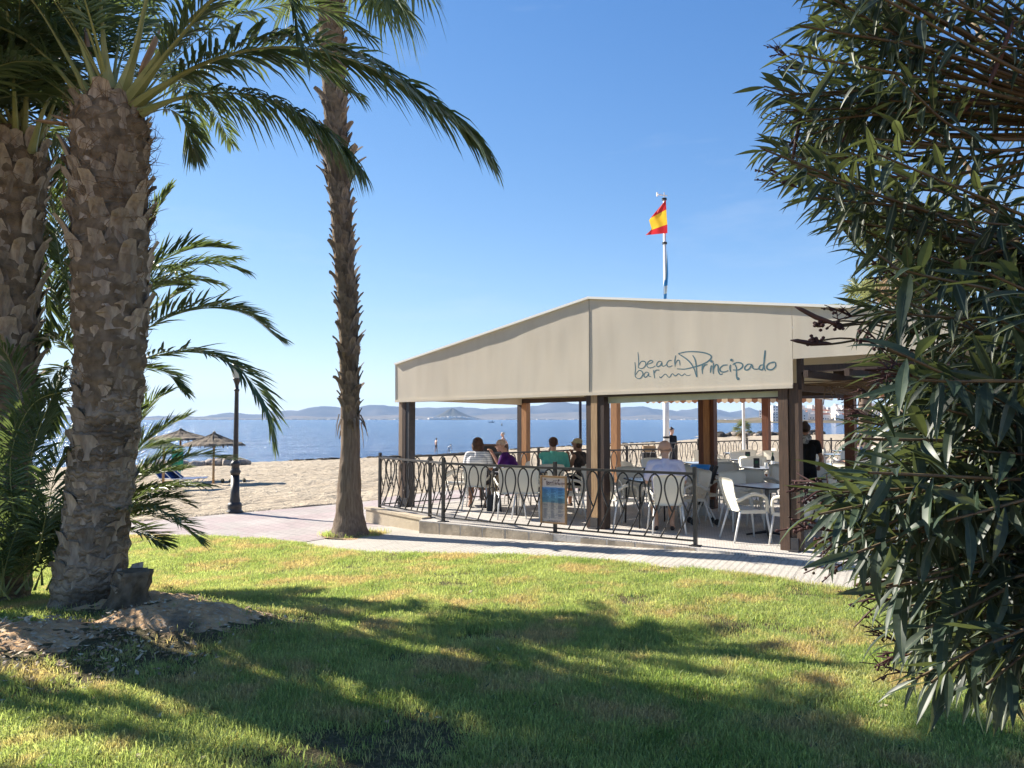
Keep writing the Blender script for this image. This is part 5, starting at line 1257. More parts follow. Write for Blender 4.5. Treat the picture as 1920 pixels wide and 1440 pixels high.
# ------------------------------------------------------------------ chairs and tables
def chair_proto():
    t = thing('chair', 'x', 'chair'); P = {}
    # seat shell: slightly dished, rounded sheet
    b = MB(); n = 8; v = []; f = []
    for sgn in (1, -1):
        for i in range(n+1):
            for j in range(n+1):
                u, w_ = -1+2*i/n, -1+2*j/n; wd = .225+.02*w_
                z = .445-.02*(1-u*u)*(1-.3*w_*w_) - (.03*max(0, w_-.6)*2) - (0 if sgn > 0 else .016)
                v.append((u*wd, .02+w_*.215, z))
    k = (n+1)**2
    for i in range(n):
        for j in range(n):
            a = i*(n+1)+j; f.append((a, a+n+1, a+n+2, a+1)); f.append((k+a, k+a+1, k+a+n+2, k+a+n+1))
    ed = [i*(n+1) for i in range(n+1)]+[n*(n+1)+j for j in range(1, n+1)]+[i*(n+1)+n for i in range(n-1, -1, -1)]+[j for j in range(n-1, 0, -1)]
    for q in range(len(ed)): a, c = ed[q], ed[(q+1) % len(ed)]; f.append((a, k+a, k+c, c)[::-1])
    b.add(v, f); b.build('seat', MT['chair'], t, smooth=True)
    # tall back: curved both ways, flaring to the top
    b = MB(); v = []; f = []; n1, n2 = 8, 8
    for sgn in (1, -1):
        for i in range(n1+1):
            for j in range(n2+1):
                u, h = -1+2*i/n1, j/n2; wd = .195+.045*h**1.2-(.02 if h > .93 else 0)
                z = .42+.46*h-(.018*u*u if h > .9 else 0); y = -.195-.115*h-.02*math.sin(h*3.14)+.035*(u*u)*(1-.3*h) - (0 if sgn > 0 else .013)
                v.append((u*wd, y, z))
    k = (n1+1)*(n2+1)
    for i in range(n1):
        for j in range(n2):
            a = i*(n2+1)+j; f.append((a, a+n2+1, a+n2+2, a+1)[::-1]); f.append((k+a, k+a+1, k+a+n2+2, k+a+n2+1)[::-1])
    ed = [i*(n2+1) for i in range(n1+1)]+[n1*(n2+1)+j for j in range(1, n2+1)]+[i*(n2+1)+n2 for i in range(n1-1, -1, -1)]+[j for j in range(n2-1, 0, -1)]
    for q in range(len(ed)): a, c = ed[q], ed[(q+1) % len(ed)]; f.append((a, k+a, k+c, c))
    b.add(v, f); b.build('backrest', MT['chair'], t, smooth=True)
    for s in (-1, 1):   # broad arched arm moulded from front leg to back
        path = catmull([(s*.225,.20,.40),(s*.245,.205,.50),(s*.262,.17,.615),(s*.268,.06,.66),(s*.262,-.06,.655),(s*.245,-.17,.60),(s*.215,-.235,.57)], 4)
        b = MB(); b.tube(path, [.034-.010*math.sin(math.pi*i/(len(path)-1)) for i in range(len(path))], 8, flat=.42, up=(s,0,0)); b.build('armrest', MT['chair'], t, smooth=True)
        b = MB(); b.tube([(s*.226,.195,.43),(s*.262,.25,.0)], [.017,.0125], 7); b.build('leg', MT['chair_leg'], t, smooth=True)
        b = MB(); b.tube([(s*.20,-.17,.42),(s*.245,-.285,.0)], [.017,.0125], 7); b.build('leg', MT['chair_leg'], t, smooth=True)
        b = MB(); b.bar((s*.226,.19,.415), (s*.20,-.17,.415), .03, .04); b.build('side_rail', MT['chair'], t)
    return t
CH = chair_proto(); CH_KIDS = list(CH.children); KIDS[CH.name] = CH_KIDS
first = [True]
CHAIR_GROUP = 'cream plastic armchairs of the bar'
def chair(x, y, face, label, s=1.0):
    """face: direction the sitter looks, degrees clockwise from straight away from the camera"""
    if first[0]: o = CH; first[0] = False
    else:
        o = CH.copy(); COL.objects.link(o)
        for c in CH_KIDS: d = c.copy(); COL.objects.link(d); d.parent = o
    o.location = (x, y, 0); o.rotation_euler = (0, 0, -R(face)); o['label'] = label; o['group'] = CHAIR_GROUP
    return o
def table_proto(kind):
    t = thing('table', 'x', 'table')
    n = 6; v = []; S = .37; r_ = .06
    for cx, cy, a0 in ((S-r_,S-r_,0),(-S+r_,S-r_,90),(-S+r_,-S+r_,180),(S-r_,-S+r_,270)):
        for i in range(n): a = R(a0+90*i/(n-1)); v.append((cx+r_*math.cos(a), cy+r_*math.sin(a)))
    k = len(v); b = MB(); b.add([(x, y, .735) for x, y in v]+[(x, y, .722) for x, y in v], [tuple(range(k)), tuple(range(2*k-1, k-1, -1))]); b.build('tabletop', MT['table_top'], t)
    b = MB(); vv = [(x*1.012, y*1.012, z) for z in (.7365, .716) for x, y in v]+[(x*.975, y*.975, z) for z in (.7365, .716) for x, y in v]
    f = []
    for i in range(k):
        j = (i+1) % k; f += [(i+k, j+k, j, i), (2*k+i, i, j, 2*k+j), (3*k+i, 3*k+j, k+j, k+i)]
    b.add(vv, f); b.build('edge_band', MT['black_plastic'], t)
    if kind == 0:
        for sx in (-1, 1):
            for sy in (-1, 1):
                b = MB(); b.tube(catmull([(sx*.15,sy*.15,.70),(sx*.26,sy*.26,.70),(sx*.315,sy*.315,.66),(sx*.325,sy*.325,.55),(sx*.34,sy*.34,0)], 3), .014, 6); b.build('leg', MT['black_plastic'], t, smooth=True)
    else:
        b = MB(); b.tube([(0,0,.72),(0,0,.04)], .032, 10); b.build('column', M('grey_metal', (.32,.33,.34), None, .4, metal=.6), t, smooth=True)
        for a in range(4): b = MB(); b.tube([(0,0,.07),(.3*math.cos(a*1.571+.785),.3*math.sin(a*1.571+.785),.015)], [.026,.014], 6); b.build('foot', MT['black_plastic'], t)
    return t
TPR = [table_proto(0), table_proto(1)]; TK = [list(t.children) for t in TPR]; tf = [True, True]
def table(x, y, kind, label, rot=0):
    t = TPR[kind]
    if tf[kind]: o = t; tf[kind] = False
    else:
        o = t.copy(); COL.objects.link(o)
        for c in TK[kind]: d = c.copy(); COL.objects.link(d); d.parent = o
    o.location = (x, y, 0); o.rotation_euler.z = R(rot); o['label'] = label; o['group'] = 'grey topped tables of the bar'
    return o
# left bay
table(-.55, 15.05, 0, 'grey table between the striped top woman and the purple shirt man', 40)
chair(-.66, 14.35, 8, 'cream chair under the woman in the striped top')
chair(.03, 14.75, -78, 'cream chair with its back to the right, under the man in purple')
chair(-1.12, 15.1, 80, 'empty cream chair left of the striped top woman')
chair(-.04, 13.05, -8, 'empty cream chair in front of the purple shirt man, left of the pair')
chair(.30, 13.02, 14, 'empty cream chair just left of the menu board')
table(.14, 13.75, 0, 'grey table behind the menu board and the two empty chairs', 38)
chair(.76, 14.1, 5, 'cream chair under the man in the mint shirt')
table(.85, 14.85, 0, 'grey table in front of the mint shirt man', 45)
chair(1.33, 14.4, -45, 'cream chair under the woman in the cap')
chair(.95, 12.95, 75, 'empty cream chair right behind the menu board')
# centre
chair(2.33, 11.33, 4, 'cream chair carrying the bald man in the lavender shirt')
table(2.26, 12.1, 0, 'grey table in front of the bald man in the lavender shirt', 10)
chair(1.70, 12.0, 62, 'empty cream chair between the peak post and the bald man')
chair(2.08, 12.82, 172, 'empty cream chair facing the bald man across his table')
chair(2.62, 12.9, 190, 'empty cream chair seen past the right shoulder of the bald man')
chair(2.85, 12.1, -100, 'empty cream chair on the right side of the bald man table')
chair(1.55, 13.6, 20, 'empty cream chair behind the peak post')
# right front, by the notch post
table(3.72, 10.95, 1, 'grey table on a column, half hidden by the notch post', 30)
chair(3.30, 10.62, 82, 'nearest cream chair, broad arm towards the camera, left of the notch post')
chair(3.84, 10.12, -25, 'cream chair mostly hidden by the notch post')
chair(3.55, 11.65, 170, 'cream chair on the far side of the column table near the notch post')
chair(4.35, 10.9, -80, 'cream chair just right of the notch post under the oleander tip')
chair(4.15, 10.0, -28, 'cream chair with splayed legs showing right of the notch post foot')
table(3.95, 13.35, 0, 'grey table right of the thick red post with four chairs', 20)
chair(3.35, 12.9, 60, 'cream chair leaning on the thick red post')
chair(3.95, 12.6, 10, 'cream chair with its back to the camera behind the nearest chair')
chair(4.5, 13.5, -95, 'cream chair right of the table by the thick red post')
chair(4.1, 14.1, 185, 'cream chair behind the table by the thick red post')
chair(2.95, 13.3, 130, 'cream chair left of the thick red post beside the blue lidded bin')
table(5.05, 14.95, 0, 'grey table with the wine bottle and a black menu card', 15)
chair(4.5, 14.6, 70, 'cream chair left of the bottle table')
chair(5.0, 14.2, 0, 'cream chair in front of the bottle table')
chair(5.65, 15.0, -90, 'cream chair right of the bottle table')
chair(5.1, 15.7, 180, 'cream chair behind the bottle table')
chair(4.4, 15.6, 140, 'cream chair off the corner of the bottle table')
table(5.65, 17.9, 0, 'grey table with a black menu card alone on it', 25)
chair(5.0, 17.7, 75, 'cream chair left of the lone menu card table')
chair(5.5, 17.1, 5, 'cream chair in front of the lone menu card table')
chair(6.3, 18.0, -85, 'cream chair right of the lone menu card table')
chair(5.75, 18.7, 180, 'cream chair behind the lone menu card table')
table(6.5, 21.4, 0, 'pale table in the sun before the far railing', 0)
chair(5.8, 21.4, 90, 'cream chair left of the sunlit far table')
chair(6.4, 20.6, 0, 'cream chair in front of the sunlit far table')
chair(7.2, 21.5, -90, 'cream chair right of the sunlit far table')
chair(5.2, 20.2, 30, 'cream chair standing alone in the sun left of the far tables')
table(7.6, 20.4, 0, 'sunlit table with a green menu card behind the red brown post', 10)
chair(7.0, 19.9, 45, 'cream chair near the red brown post, left of the green card table')
chair(7.7, 19.6, 0, 'cream chair in front of the green card table')
chair(8.2, 20.6, -90, 'cream chair right of the green card table')
table(8.95, 20.7, 0, 'white looking sunlit table right of the woman in black', 5)
chair(8.8, 19.9, -5, 'cream chair in front of the white looking sunlit table')
chair(9.6, 20.5, -80, 'tall looking cream chair in the sun right of the white looking table')
chair(8.9, 21.5, 178, 'cream chair behind the white looking sunlit table')
table(5.45, 12.35, 0, 'grey table with bright top right of the woman in black', 12)
chair(4.75, 12.1, 75, 'cream chair turned sideways in front of the woman in black')
chair(5.3, 11.55, 10, 'cream chair in front of the bright topped table by the oleander')
chair(6.1, 12.3, -85, 'cream chair right of the bright topped table')
chair(5.5, 13.1, 180, 'cream chair behind the bright topped table')
table(7.1, 14.6, 0, 'shaded table behind the dark red post', 30)
chair(6.5, 14.3, 70, 'cream chair left of the table behind the dark red post')
chair(7.2, 15.3, 180, 'cream chair behind the table at the dark red post')
chair(7.0, 13.8, 10, 'cream chair between the dark red post and its table')
chair(7.8, 14.7, -90, 'cream chair right of the table at the dark red post')
table(7.9, 17.2, 0, 'table in half shade with a pile of blue cloth', 0)
chair(7.2, 17.1, 85, 'cream chair with the blue cloth beside it')
chair(7.9, 16.4, 0, 'cream chair in front of the half shaded table')
chair(8.6, 17.3, -90, 'cream chair right of the half shaded table')
table(6.55, 10.6, 0, 'table glimpsed low through the oleander', 20)
chair(5.9, 10.4, 80, 'cream chair glimpsed low through the oleander, left of its table')
chair(6.6, 9.8, 0, 'cream chair glimpsed through the oleander nearest the path')
chair(6.7, 11.4, 180, 'cream chair glimpsed through the oleander beyond the low table')
table(10.3, 23.0, 0, 'far table in the sun by the round looped railing', 0)
chair(9.7, 22.9, 90, 'cream chair left of the far table by the round looped railing')
chair(10.9, 23.1, -90, 'cream chair right of the far table by the round looped railing')
table(3.05, 14.95, 0, 'grey table in the middle distance left of the thick red post', 35)
chair(2.5, 14.7, 70, 'cream chair left of the middle distance table')
chair(3.1, 14.2, 5, 'cream chair in front of the middle distance table')
chair(3.0, 15.7, 175, 'cream chair behind the middle distance table')
table(4.25, 16.7, 0, 'grey table beyond the thick red post', 5)
chair(3.6, 16.6, 85, 'cream chair left of the table beyond the thick red post')
chair(4.3, 15.95, -8, 'cream chair in front of the table beyond the thick red post')
chair(4.9, 16.8, -95, 'cream chair right of the table beyond the thick red post')
table(6.7, 16.0, 0, 'table deep in the shade between the notch post and the dark red post', 18)
chair(6.1, 15.9, 80, 'cream chair left of the deep shade table')
chair(6.8, 16.8, 180, 'cream chair behind the deep shade table')
# things on the tables
def card(x, y, label, green=False):
    t = thing('menu_card', label, 'menu card', (x, y, .7375), r2.uniform(-.3, .3), 'menu card holders on the tables')
    b = MB(); b.box((0,0,.01), (.12,.07,.02)); b.build('holder_base', MT['black_plastic'], t)
    b = MB(); b.box((0,0,.105), (.115,.018,.17)); b.build('card', MT['green_card'] if green else MT['black_plastic'], t)
    b = MB(); b.box((0,-.0105,.11), (.06,.002,.05)); b.build('emblem', MT['green_card'] if not green else MT['canvas_trim'], t)
r2 = random.Random(4)
card(4.86, 14.9, 'black menu card holder beside the dark wine bottle'); card(5.6, 17.8, 'black menu card holder alone on its table')
card(7.55, 20.4, 'green menu card behind the red brown post', True); card(9.85+.3, 22.9, 'green menu card on the far table by the railing', True)
card(2.95, 13.25-.7+.0, 'black menu card') if False else None
t = thing('wine_bottle', 'dark wine bottle standing beside the black menu card', 'bottle', (5.22, 15.0, .7375))
b = MB(); b.lathe([(0,0),(.037,0),(.037,.17),(.030,.20),(.0145,.235),(.013,.29)], 12); b.build('bottle_body', MT['bottle_glass'], t, smooth=True)
b = MB(); b.lathe([(.0145,.255),(.0155,.258),(.0155,.298),(0,.299)], 10); b.build('capsule', MT['green_card'], t)
b = MB(); b.lathe([(.0375,.05),(.0378,.051),(.0378,.13),(.0375,.131)], 12); b.build('label_paper', MT['canvas_trim'], t)
for x, y, lb in ((5.0, 14.75, 'small glass in front of the black menu card'), (2.16, 12.2, 'small glass on the table of the bald man')):
    t = thing('glass', lb, 'glass', (x, y, .7375)); b = MB(); b.lathe([(.0,.002),(.026,.002),(.034,.11),(.032,.11),(.024,.008),(.0,.008)], 12); b.build('tumbler', M('clear_glass', (.7,.72,.72), None, .1, transl=.4), t, smooth=True)
t = thing('napkin_box', 'pale napkin box on the table of the bald man', 'napkin holder', (2.40, 12.3, .7375)); b = MB(); b.box((0,0,.05), (.12,.1,.1)); b.build('box_body', MT['white_paint'], t); b = MB(); b.box((0,0,.11), (.02,.09,.035)); b.build('napkin', MT['canvas_trim'], t)
# blue lidded bin on the left of the thick post
f = at(1314, 900, 13.35); t = thing('bin', 'white bin with a bright blue lid beside the thick red post', 'bin', (f.x, f.y, .0))
b = MB(); b.lathe([(0,0),(.14,0),(.165,.78),(.165,.80)], 18); b.build('bin_body', MT['white_paint'], t, smooth=True)
b = MB(); b.lathe([(.17,.77),(.18,.78),(.18,.87),(.165,.89),(0,.90)], 18); b.build('lid', MT['blue_plastic'], t, smooth=True)
# folded pushchair handle
f = at(1322, 985, 12.2); t = thing('folded_pushchair', 'folded dark pushchair leaning beside the blue lidded bin', 'pushchair', (f.x-.1, 12.2, 0))
for s in (-.12, .12):
    b = MB(); b.tube([(-.12, s, .05), (.10, s, .55), (.26, s, .93)], .014, 6); b.build('frame_tube', MT['chair_leg'], t)
    b = MB(); b.tube([(.17, s, .66), (.27, s, .95)], .032, 8); b.build('handle', MT['black_plastic'], t)
    b = MB(); b.tube([(.26, s, .05), (.02, s, .5)], .012, 6); b.build('leg', MT['chair_leg'], t)
    for xx in (-.12, .26): b = MB(); Mx = Matrix.Rotation(R(90), 4, 'X'); b.tube([(xx, s-.015, .05), (xx, s+.015, .05)], .05, 12); b.build('wheel', MT['black_plastic'], t)
b = MB(); b.bar((.02,0,.3), (.14,0,.62), .2, .03); b.build('seat_cloth', M('navy_cloth', (.03,.035,.05), None, .8), t)
# black bag and basket under the purple shirt man
t = thing('shoulder_bag', 'black bag on the floor between the woman and the purple shirt man', 'bag', (-.33, 13.95, 0)); b = MB()
b.add([(-.14,-.08,0),(.14,-.08,0),(.14,.08,0),(-.14,.08,0),(-.12,-.04,.3),(.12,-.04,.3),(.12,.04,.3),(-.12,.04,.3)], [(3,2,1,0),(4,5,6,7),(0,1,5,4),(1,2,6,5),(2,3,7,6),(3,0,4,7)]); b.build('bag_body', MT['black_plastic'], t)
b = MB(); b.tube(catmull([(-.1,0,.29),(-.07,0,.42),(.07,0,.42),(.1,0,.29)], 4), .008, 6); b.build('strap', MT['black_plastic'], t)
# menu chalkboard behind the couple, crate and bin at the back railing
f = at(925, 900, 17.2); t = thing('chalkboard', 'dark chalkboard behind the striped top woman', 'board', (f.x, 17.2, -.14), -.2)
b = MB(); b.box((0,0,.75), (.62,.03,.95)); b.build('board_panel', MT['black_plastic'], t)
for c, d_ in (((0,-.005,1.245),(.70,.05,.05)), ((-.33,-.005,.74),(.05,.05,.96)), ((.33,-.005,.74),(.05,.05,.96)), ((0,-.005,.24),(.7,.05,.05))): b = MB(); b.box(c, d_); b.build('frame_bar', MT['brown_wood'], t)
for s in (-.3, .3): b = MB(); b.box((s,.02,.11), (.05,.05,.22)); b.build('leg', MT['brown_wood'], t)
f = at(1217, 900, 19.3); t = thing('service_stand', 'black stand with a pale wooden crate on top at the back railing', 'stand', (f.x, 19.3, 0))
b = MB(); b.box((0,0,.42), (.32,.3,.84)); b.build('stand_body', MT['black_plastic'], t)
b = MB(); b.box((0,0,.935), (.28,.26,.16)); b.build('crate', MT['pale_wood'], t)
for i in range(3): b = MB(); b.box((0,-.137,.88+i*.055), (.28,.012,.04)); b.build('slat', MT['pale_wood'], t)
# flagpole with two flags and a small wind vane
f = at(1250, 900, 22.3); f.z = -.1
fp = thing('flagpole', 'tall white flagpole rising behind the canvas with two flags', 'flagpole', f); ht = at(1247, 372, 22.3).z+.1
lean = (at(1245.5, 372, 22.3).x-f.x)
def fl_at(z): return Vector((lean*z/ht, 0, z))
b = MB(); b.tube([fl_at(0), fl_at(2.6), fl_at(2.62), fl_at(ht)], [.095,.09,.06,.04], 12); b.build('pole', MT['white_paint'], fp, smooth=True)
zz = lambda py: at(1248, py, 22.3).z+.1
for py in (373.5, 456, 820): b = MB(); b.tube([fl_at(zz(py)-.03), fl_at(zz(py)+.03)], .075 if py < 800 else .1, 10); b.build('ring', MT['black_plastic'], fp)
b = MB(); b.tube([fl_at(ht), fl_at(ht+.18)], .015, 6); b.box(fl_at(ht+.1)+Vector((-.05,0,0)), (.34,.02,.03), rz=.4); b.box(fl_at(ht+.12)+Vector((-.2,.06,.02)), (.05,.02,.12), rz=.4); b.build('wind_vane', MT['white_paint'], fp)
MT['flag_red'] = M('flag_red', (.52,.028,.035), None, .7, transl=.35); MT['flag_yellow'] = M('flag_yellow', (.78,.50,.04), None, .7, transl=.35)
MT['flag_blue'] = M('flag_blue', (.03,.16,.36), None, .7, transl=.25); MT['flag_pale'] = M('flag_pale', (.34,.40,.42), None, .7, transl=.25)
def flag(name, label, grid, mats, rowm, fold):
    b = MB(); nr, nc = 14, 12; v = []; f_ = []; m = []
    g = np.array(grid, float)   # corner px: rows of (left,right) from top to bottom along the hoist
    for i in range(nr+1):
        t = i/nr*(len(grid)-1); j = min(len(grid)-2, int(t)); q = t-j
        (ax_, ay), (bx, by) = g[j]*(1-q)+g[j+1]*q
        for k_ in range(nc+1):
            s = k_/nc; px = ax_+(bx-ax_)*s; py = ay+(by-ay)*s
            v.append(tuple(at(px, py, 22.2+fold*math.sin(s*8+i*.35)*s-.05*s)-f))
    for i in range(nr):
        for k_ in range(nc): a = i*(nc+1)+k_; f_.append((a, a+1, a+nc+2, a+nc+1)); m.append(rowm(i/nr, k_/nc))
    b.v, b.f, b.m = v, f_, m
    o = b.build(name, [MT[x] for x in mats], None, smooth=True); o.location = f
    return tag(o, label, 'flag')
flag('flag', 'red and yellow striped flag hanging in folds near the top of the pole', [((1248.5,374),(1247,376)), ((1249,384),(1222,406)), ((1250,404),(1217,413)), ((1251,418),(1222,430)), ((1251.5,437),(1210,441))], ['flag_red','flag_yellow'], lambda t, s: 1 if .34 < t < .74 else 0, .10)
flag('flag', 'limp blue and grey flag hanging straight down the pole', [((1250,462),(1250.5,462)), ((1252,490),(1249,492)), ((1253,515),(1247,517)), ((1252,532),(1244,534)), ((1251,546),(1244,548)), ((1249.5,560),(1244,561))], ['flag_blue','flag_pale'], lambda t, s: 1 if (t < .45 and s > .5) or (.6 < t < .8 and s < .8) else 0, .05)

# ------------------------------------------------------------------ lamp post, sunshades and beach things
f = gp(440, 960, -.28); lp = thing('lamp_post', 'black cast iron lamp post at the edge of the sand', 'lamp post', (f.x, f.y, -.29)); hL = at(440, 668, f.y).z+.29; sc_ = f.y/1400
def hz_(py): return at(440, py, f.y).z+.29
b = MB(); b.lathe([(.0,0),(.17,0),(.17,.03),(.14,.05),(.145,.12),(.15,.16),(.13,.2),(.105,.22),(.11,.25),(.1,.3)], 16); b.build('base', MT['iron'], lp, smooth=True)
b = MB(); b.lathe([(.1,.3),(.092,.35),(.083,.9),(.078,hz_(892)),(.10,hz_(888)),(.112,hz_(884)),(.085,hz_(880)),(.08,hz_(874)),(.105,hz_(871)),(.10,hz_(868)),(.06,hz_(864))], 16); b.build('pedestal', MT['iron'], lp, smooth=True)
b = MB(); b.lathe([(.055,hz_(866)),(.052,hz_(820)),(.042,hz_(740)),(.042,hz_(734)),(.055,hz_(733)),(.055,hz_(730)),(.04,hz_(729)),(.038,hz_(722))], 14); b.build('shaft', MT['iron'], lp, smooth=True)
b = MB(); b.lathe([(.038,hz_(723)),(.045,hz_(720)),(.085,hz_(711)),(.085,hz_(709)),(.0,hz_(709))], 14); b.build('cup', MT['iron'], lp, smooth=True)
b = MB(); b.lathe([(.08,hz_(708.9)),(.125,hz_(695)),(.14,hz_(690)),(.135,hz_(689.5)),(.075,hz_(708))], 16); b.build('lantern_glass', M('lantern_glass', (.75,.77,.74), None, .25, transl=.5), lp, smooth=True)
b = MB(); b.lathe([(.15,hz_(690)),(.14,hz_(687)),(.08,hz_(681)),(.03,hz_(678)),(.02,hz_(675)),(0,hz_(674))], 16); b.build('cap', MT['iron'], lp, smooth=True)
MT['thatch'] = M('thatch', (.24,.185,.125), (.13,.10,.07), .95, 6, .8, 40, stretch=(1,1,1), rand=.1); MT['thatch_under'] = M('thatch_under', (.30,.20,.11), (.2,.13,.075), .95, 8)
def sunshade(label, x, y, zg, h, rad_, drop, seed, fab=None):
    t = thing('beach_umbrella', label, 'beach umbrella', (x, y, zg), 0, None if fab else 'thatched beach umbrellas'); r = random.Random(seed)
    b = MB(); b.tube([(0,0,-.2),(0,0,h-.05)], [.045,.04], 8); b.build('pole', MT['pale_wood'], t, smooth=True)
    b = MB(); n = 56; v = []; rows = [(0,0),(.06,-.03),(.35,-.17),(.7,-.30),(.92,-.36),(1,-.43)]
    for q, z in rows:
        for j in range(n):
            a = 2*math.pi*j/n; k = 1+r.gauss(0,.012)
            v.append((q*rad_*k*math.cos(a), q*rad_*k*math.sin(a), h+z*drop/.43+r.gauss(0,.010)*(q > 0)))
    ff = []
    for i in range(len(rows)-1):
        for j in range(n): q = i*n; ff.append((q+j, q+n+j, q+n+(j+1) % n, q+(j+1) % n))
    b.add(v, ff); b.build('thatch_cone' if not fab else 'canopy_cloth', MT['thatch'] if not fab else fab, t)
    if not fab:
        b = MB()
        for j in range(420):
            a = r.uniform(0, 6.283); q0 = r.choice((.98, .98, .62, .3)); q1 = q0+r.uniform(.02,.06); zf = lambda q: float(np.interp(q, [p[0] for p in rows]+[1.1], [p[1] for p in rows]+[-.50]))*drop/.43
            d = Vector((math.cos(a), math.sin(a), 0)); s = Vector((-math.sin(a), math.cos(a), 0))*.022
            p, e = d*q0*rad_+ZV*(h+zf(q0)+.012), d*q1*rad_+ZV*(h+zf(q1)-r.uniform(.0,.07)+.02)
            b.add([p-s, p+s, e+s*.5, e-s*.5], [(0,1,2,3)])
        tag(b.build('straw_fringe', MT['thatch'], t), kind='stuff')
        b = MB(); b.lathe([(0,h+.05),(.05,h+.03),(.07,h-.03)], 10); b.build('top_knot', MT['thatch'], t)
        for j in range(8):
            a = j*.785; b = MB(); b.tube([(0,0,h-.35), (.9*rad_*math.cos(a), .9*rad_*math.sin(a), h-drop+.03)], .014, 5); b.build('rib', MT['brown_wood'], t)
    return t
def beach(px, py, d):
    p = at(px, py, d); u_, v_ = uv(p.x, p.y); return p.x, p.y, sand_z(u_, v_)
x, y, z = beach(400, 900, 27.0); sunshade('thatched beach umbrella right behind the lamp post', x, y, z, at(400, 811, 27).z-z, 1.07, .46, 3)
x, y, z = beach(337, 900, 29.5); sunshade('thatched beach umbrella left of the lamp post, partly behind palm fronds', x, y, z, at(337, 805, 29.5).z-z, 1.15, .40, 4)
x, y, z = beach(306, 900, 24.5); sunshade('dull green cloth beach umbrella low behind the palm fronds', x, y, z, at(306, 825, 24.5).z-z, .62, .26, 5, M('umbrella_green', (.045,.085,.045), (.035,.06,.035), .8, transl=.3))
MT['lounger_blue'] = M('lounger_cloth', (.02,.06,.20), None, .8); MT['towel'] = M('towel_green', (.05,.35,.20), (.03,.22,.16), .95, 5, .4, 80)
def lounger(label, x, y, z, rz, tilt=0):
    t = thing('sun_lounger', label, 'sun lounger', (x, y, z), rz, 'folded sun loungers on the sand')
    for s in (-.3, .3):
        b = MB(); b.tube([(s,-.55,.28),(s,.25,.28),(s,.62,.62)], .018, 6); b.build('side_tube', MT['white_paint'], t)
        b = MB(); b.tube([(s,-.45,.28),(s,-.25,.0)], .016, 6); b.build('leg', MT['white_paint'], t)
        b = MB(); b.tube([(s,.2,.28),(s,.05,.0)], .016, 6); b.build('leg', MT['white_paint'], t)
    b = MB(); b.sheet([(-.28,-.53,.285),(.28,-.53,.285),(.28,.25,.285),(-.28,.25,.285)], .012); b.build('seat_cloth', MT['lounger_blue'], t)
    b = MB(); b.sheet([(-.28,.26,.29),(.28,.26,.29),(.28,.61,.615),(-.28,.61,.615)], .012); b.build('back_cloth', MT['lounger_blue'], t)
for i, (px, d, rz, lb) in enumerate([(322, 26.4, 1.2, 'white framed blue sun lounger, left one under the palm fronds'), (343, 26.0, 1.5, 'white framed blue sun lounger, middle one by the umbrella pole'), (358, 26.3, 1.9, 'white framed blue sun lounger nearest the umbrella pole')]):
    x, y, z = beach(px, 900, d); lounger(lb, x, y, z-.02, rz)
x, y, z = beach(322, 900, 29.0); t = thing('beach_chair', 'tall folding beach chair with a green towel hung over it', 'beach chair', (x, y, z), .3)
for s in (-.3, .3): b = MB(); b.tube([(s,.2,0),(s,-.12,1.25)], .018, 6); b.build('side_tube', MT['white_paint'], t); b = MB(); b.tube([(s,-.25,0),(s,.05,.75)], .018, 6); b.build('leg', MT['white_paint'], t)
for k_ in range(4): b = MB(); b.tube([(-.3,.2-.08*k_-.03,.15+.33*k_),(.3,.2-.08*k_-.03,.15+.33*k_)], .014, 6); b.build('rung', MT['white_paint'], t)
b = MB(); v = []; f_ = []
for i in range(9):
    for j in range(9): v.append((.0+.42*j/8, -.19+.03*math.sin(j*1.5+i*.3)-.0*i, 1.27-.85*i/8+.03*math.sin(j*2)))
for i in range(8):
    for j in range(8): a = i*9+j; f_.append((a, a+1, a+10, a+9))
b.add(v, f_); tw = b.build('towel', MT['towel'], None, smooth=True); tw.location = (x, y, z); tw.rotation_euler.z = .3; tag(tw, 'green beach towel hanging over the tall beach chair', 'towel')
for px, py, d, lb in ((425, 903, 27.4, 'left small dark sandal pair on the sand by the umbrella shade'), (450, 903, 27.3, 'small dark beach shoe right of the lamp post')):
    x, y, z = beach(px, py, d); t = thing('beach_shoe', lb, 'shoe', (x, y, z+.02), .4, 'dark beach shoes left on the sand')
    for s in (-.14, .14): b = MB(); b.ell((s, 0, .05), (.07,.15,.10), 8, 5); b.build('shoe_upper', MT['rock'] if False else M('shoe', (.05,.05,.03), None, .8), t); b = MB(); b.ell((s, 0, .0), (.08,.17,.03), 8, 4); b.build('sole', MT['black_plastic'], t)
r2 = random.Random(31)
def rock(px, d, s, i, lb, grp, dz=0, mat='rock'):
    x, y, z = beach(px, 870, d); b = MB(); b.ell((0,0,0), (s, s*.7, s*.55), 12, 8)
    b.v = [tuple(Vector(q)*(1+.35*noise.noise(Vector(q)*(1.3/s)+Vector((i*5,0,0))))) for q in b.v]
    o = b.build('rock', MT[mat]); o.location = (x, y, z+s*.2+dz); o.rotation_euler.z = i; tag(o, lb, 'rock', grp)
for i, (px, s) in enumerate([(368,.5),(378,.42),(392,.6),(405,.5),(417,.7),(430,.8),(455,.62),(340,.6),(325,.7),(300,.6)]):
    rock(px, 52+r2.uniform(-1.5, 1.5), s, i, 'brown boulder in the heap at the waterline behind the umbrellas', 'boulders at the waterline behind the umbrellas')
MT['weed'] = M('seaweed', (.05,.04,.028), (.035,.028,.02), .95, 8)
for i in range(44):
    px = 1345+i*4.6+r2.uniform(-2, 2); rock(px, 146+r2.uniform(-5, 4), r2.uniform(.5,1.25), i+40, 'dark rock in the line along the sand spit by the small palm', 'dark rocks along the sand spit', mat='weed' if i % 4 else 'rock')
b = MB()
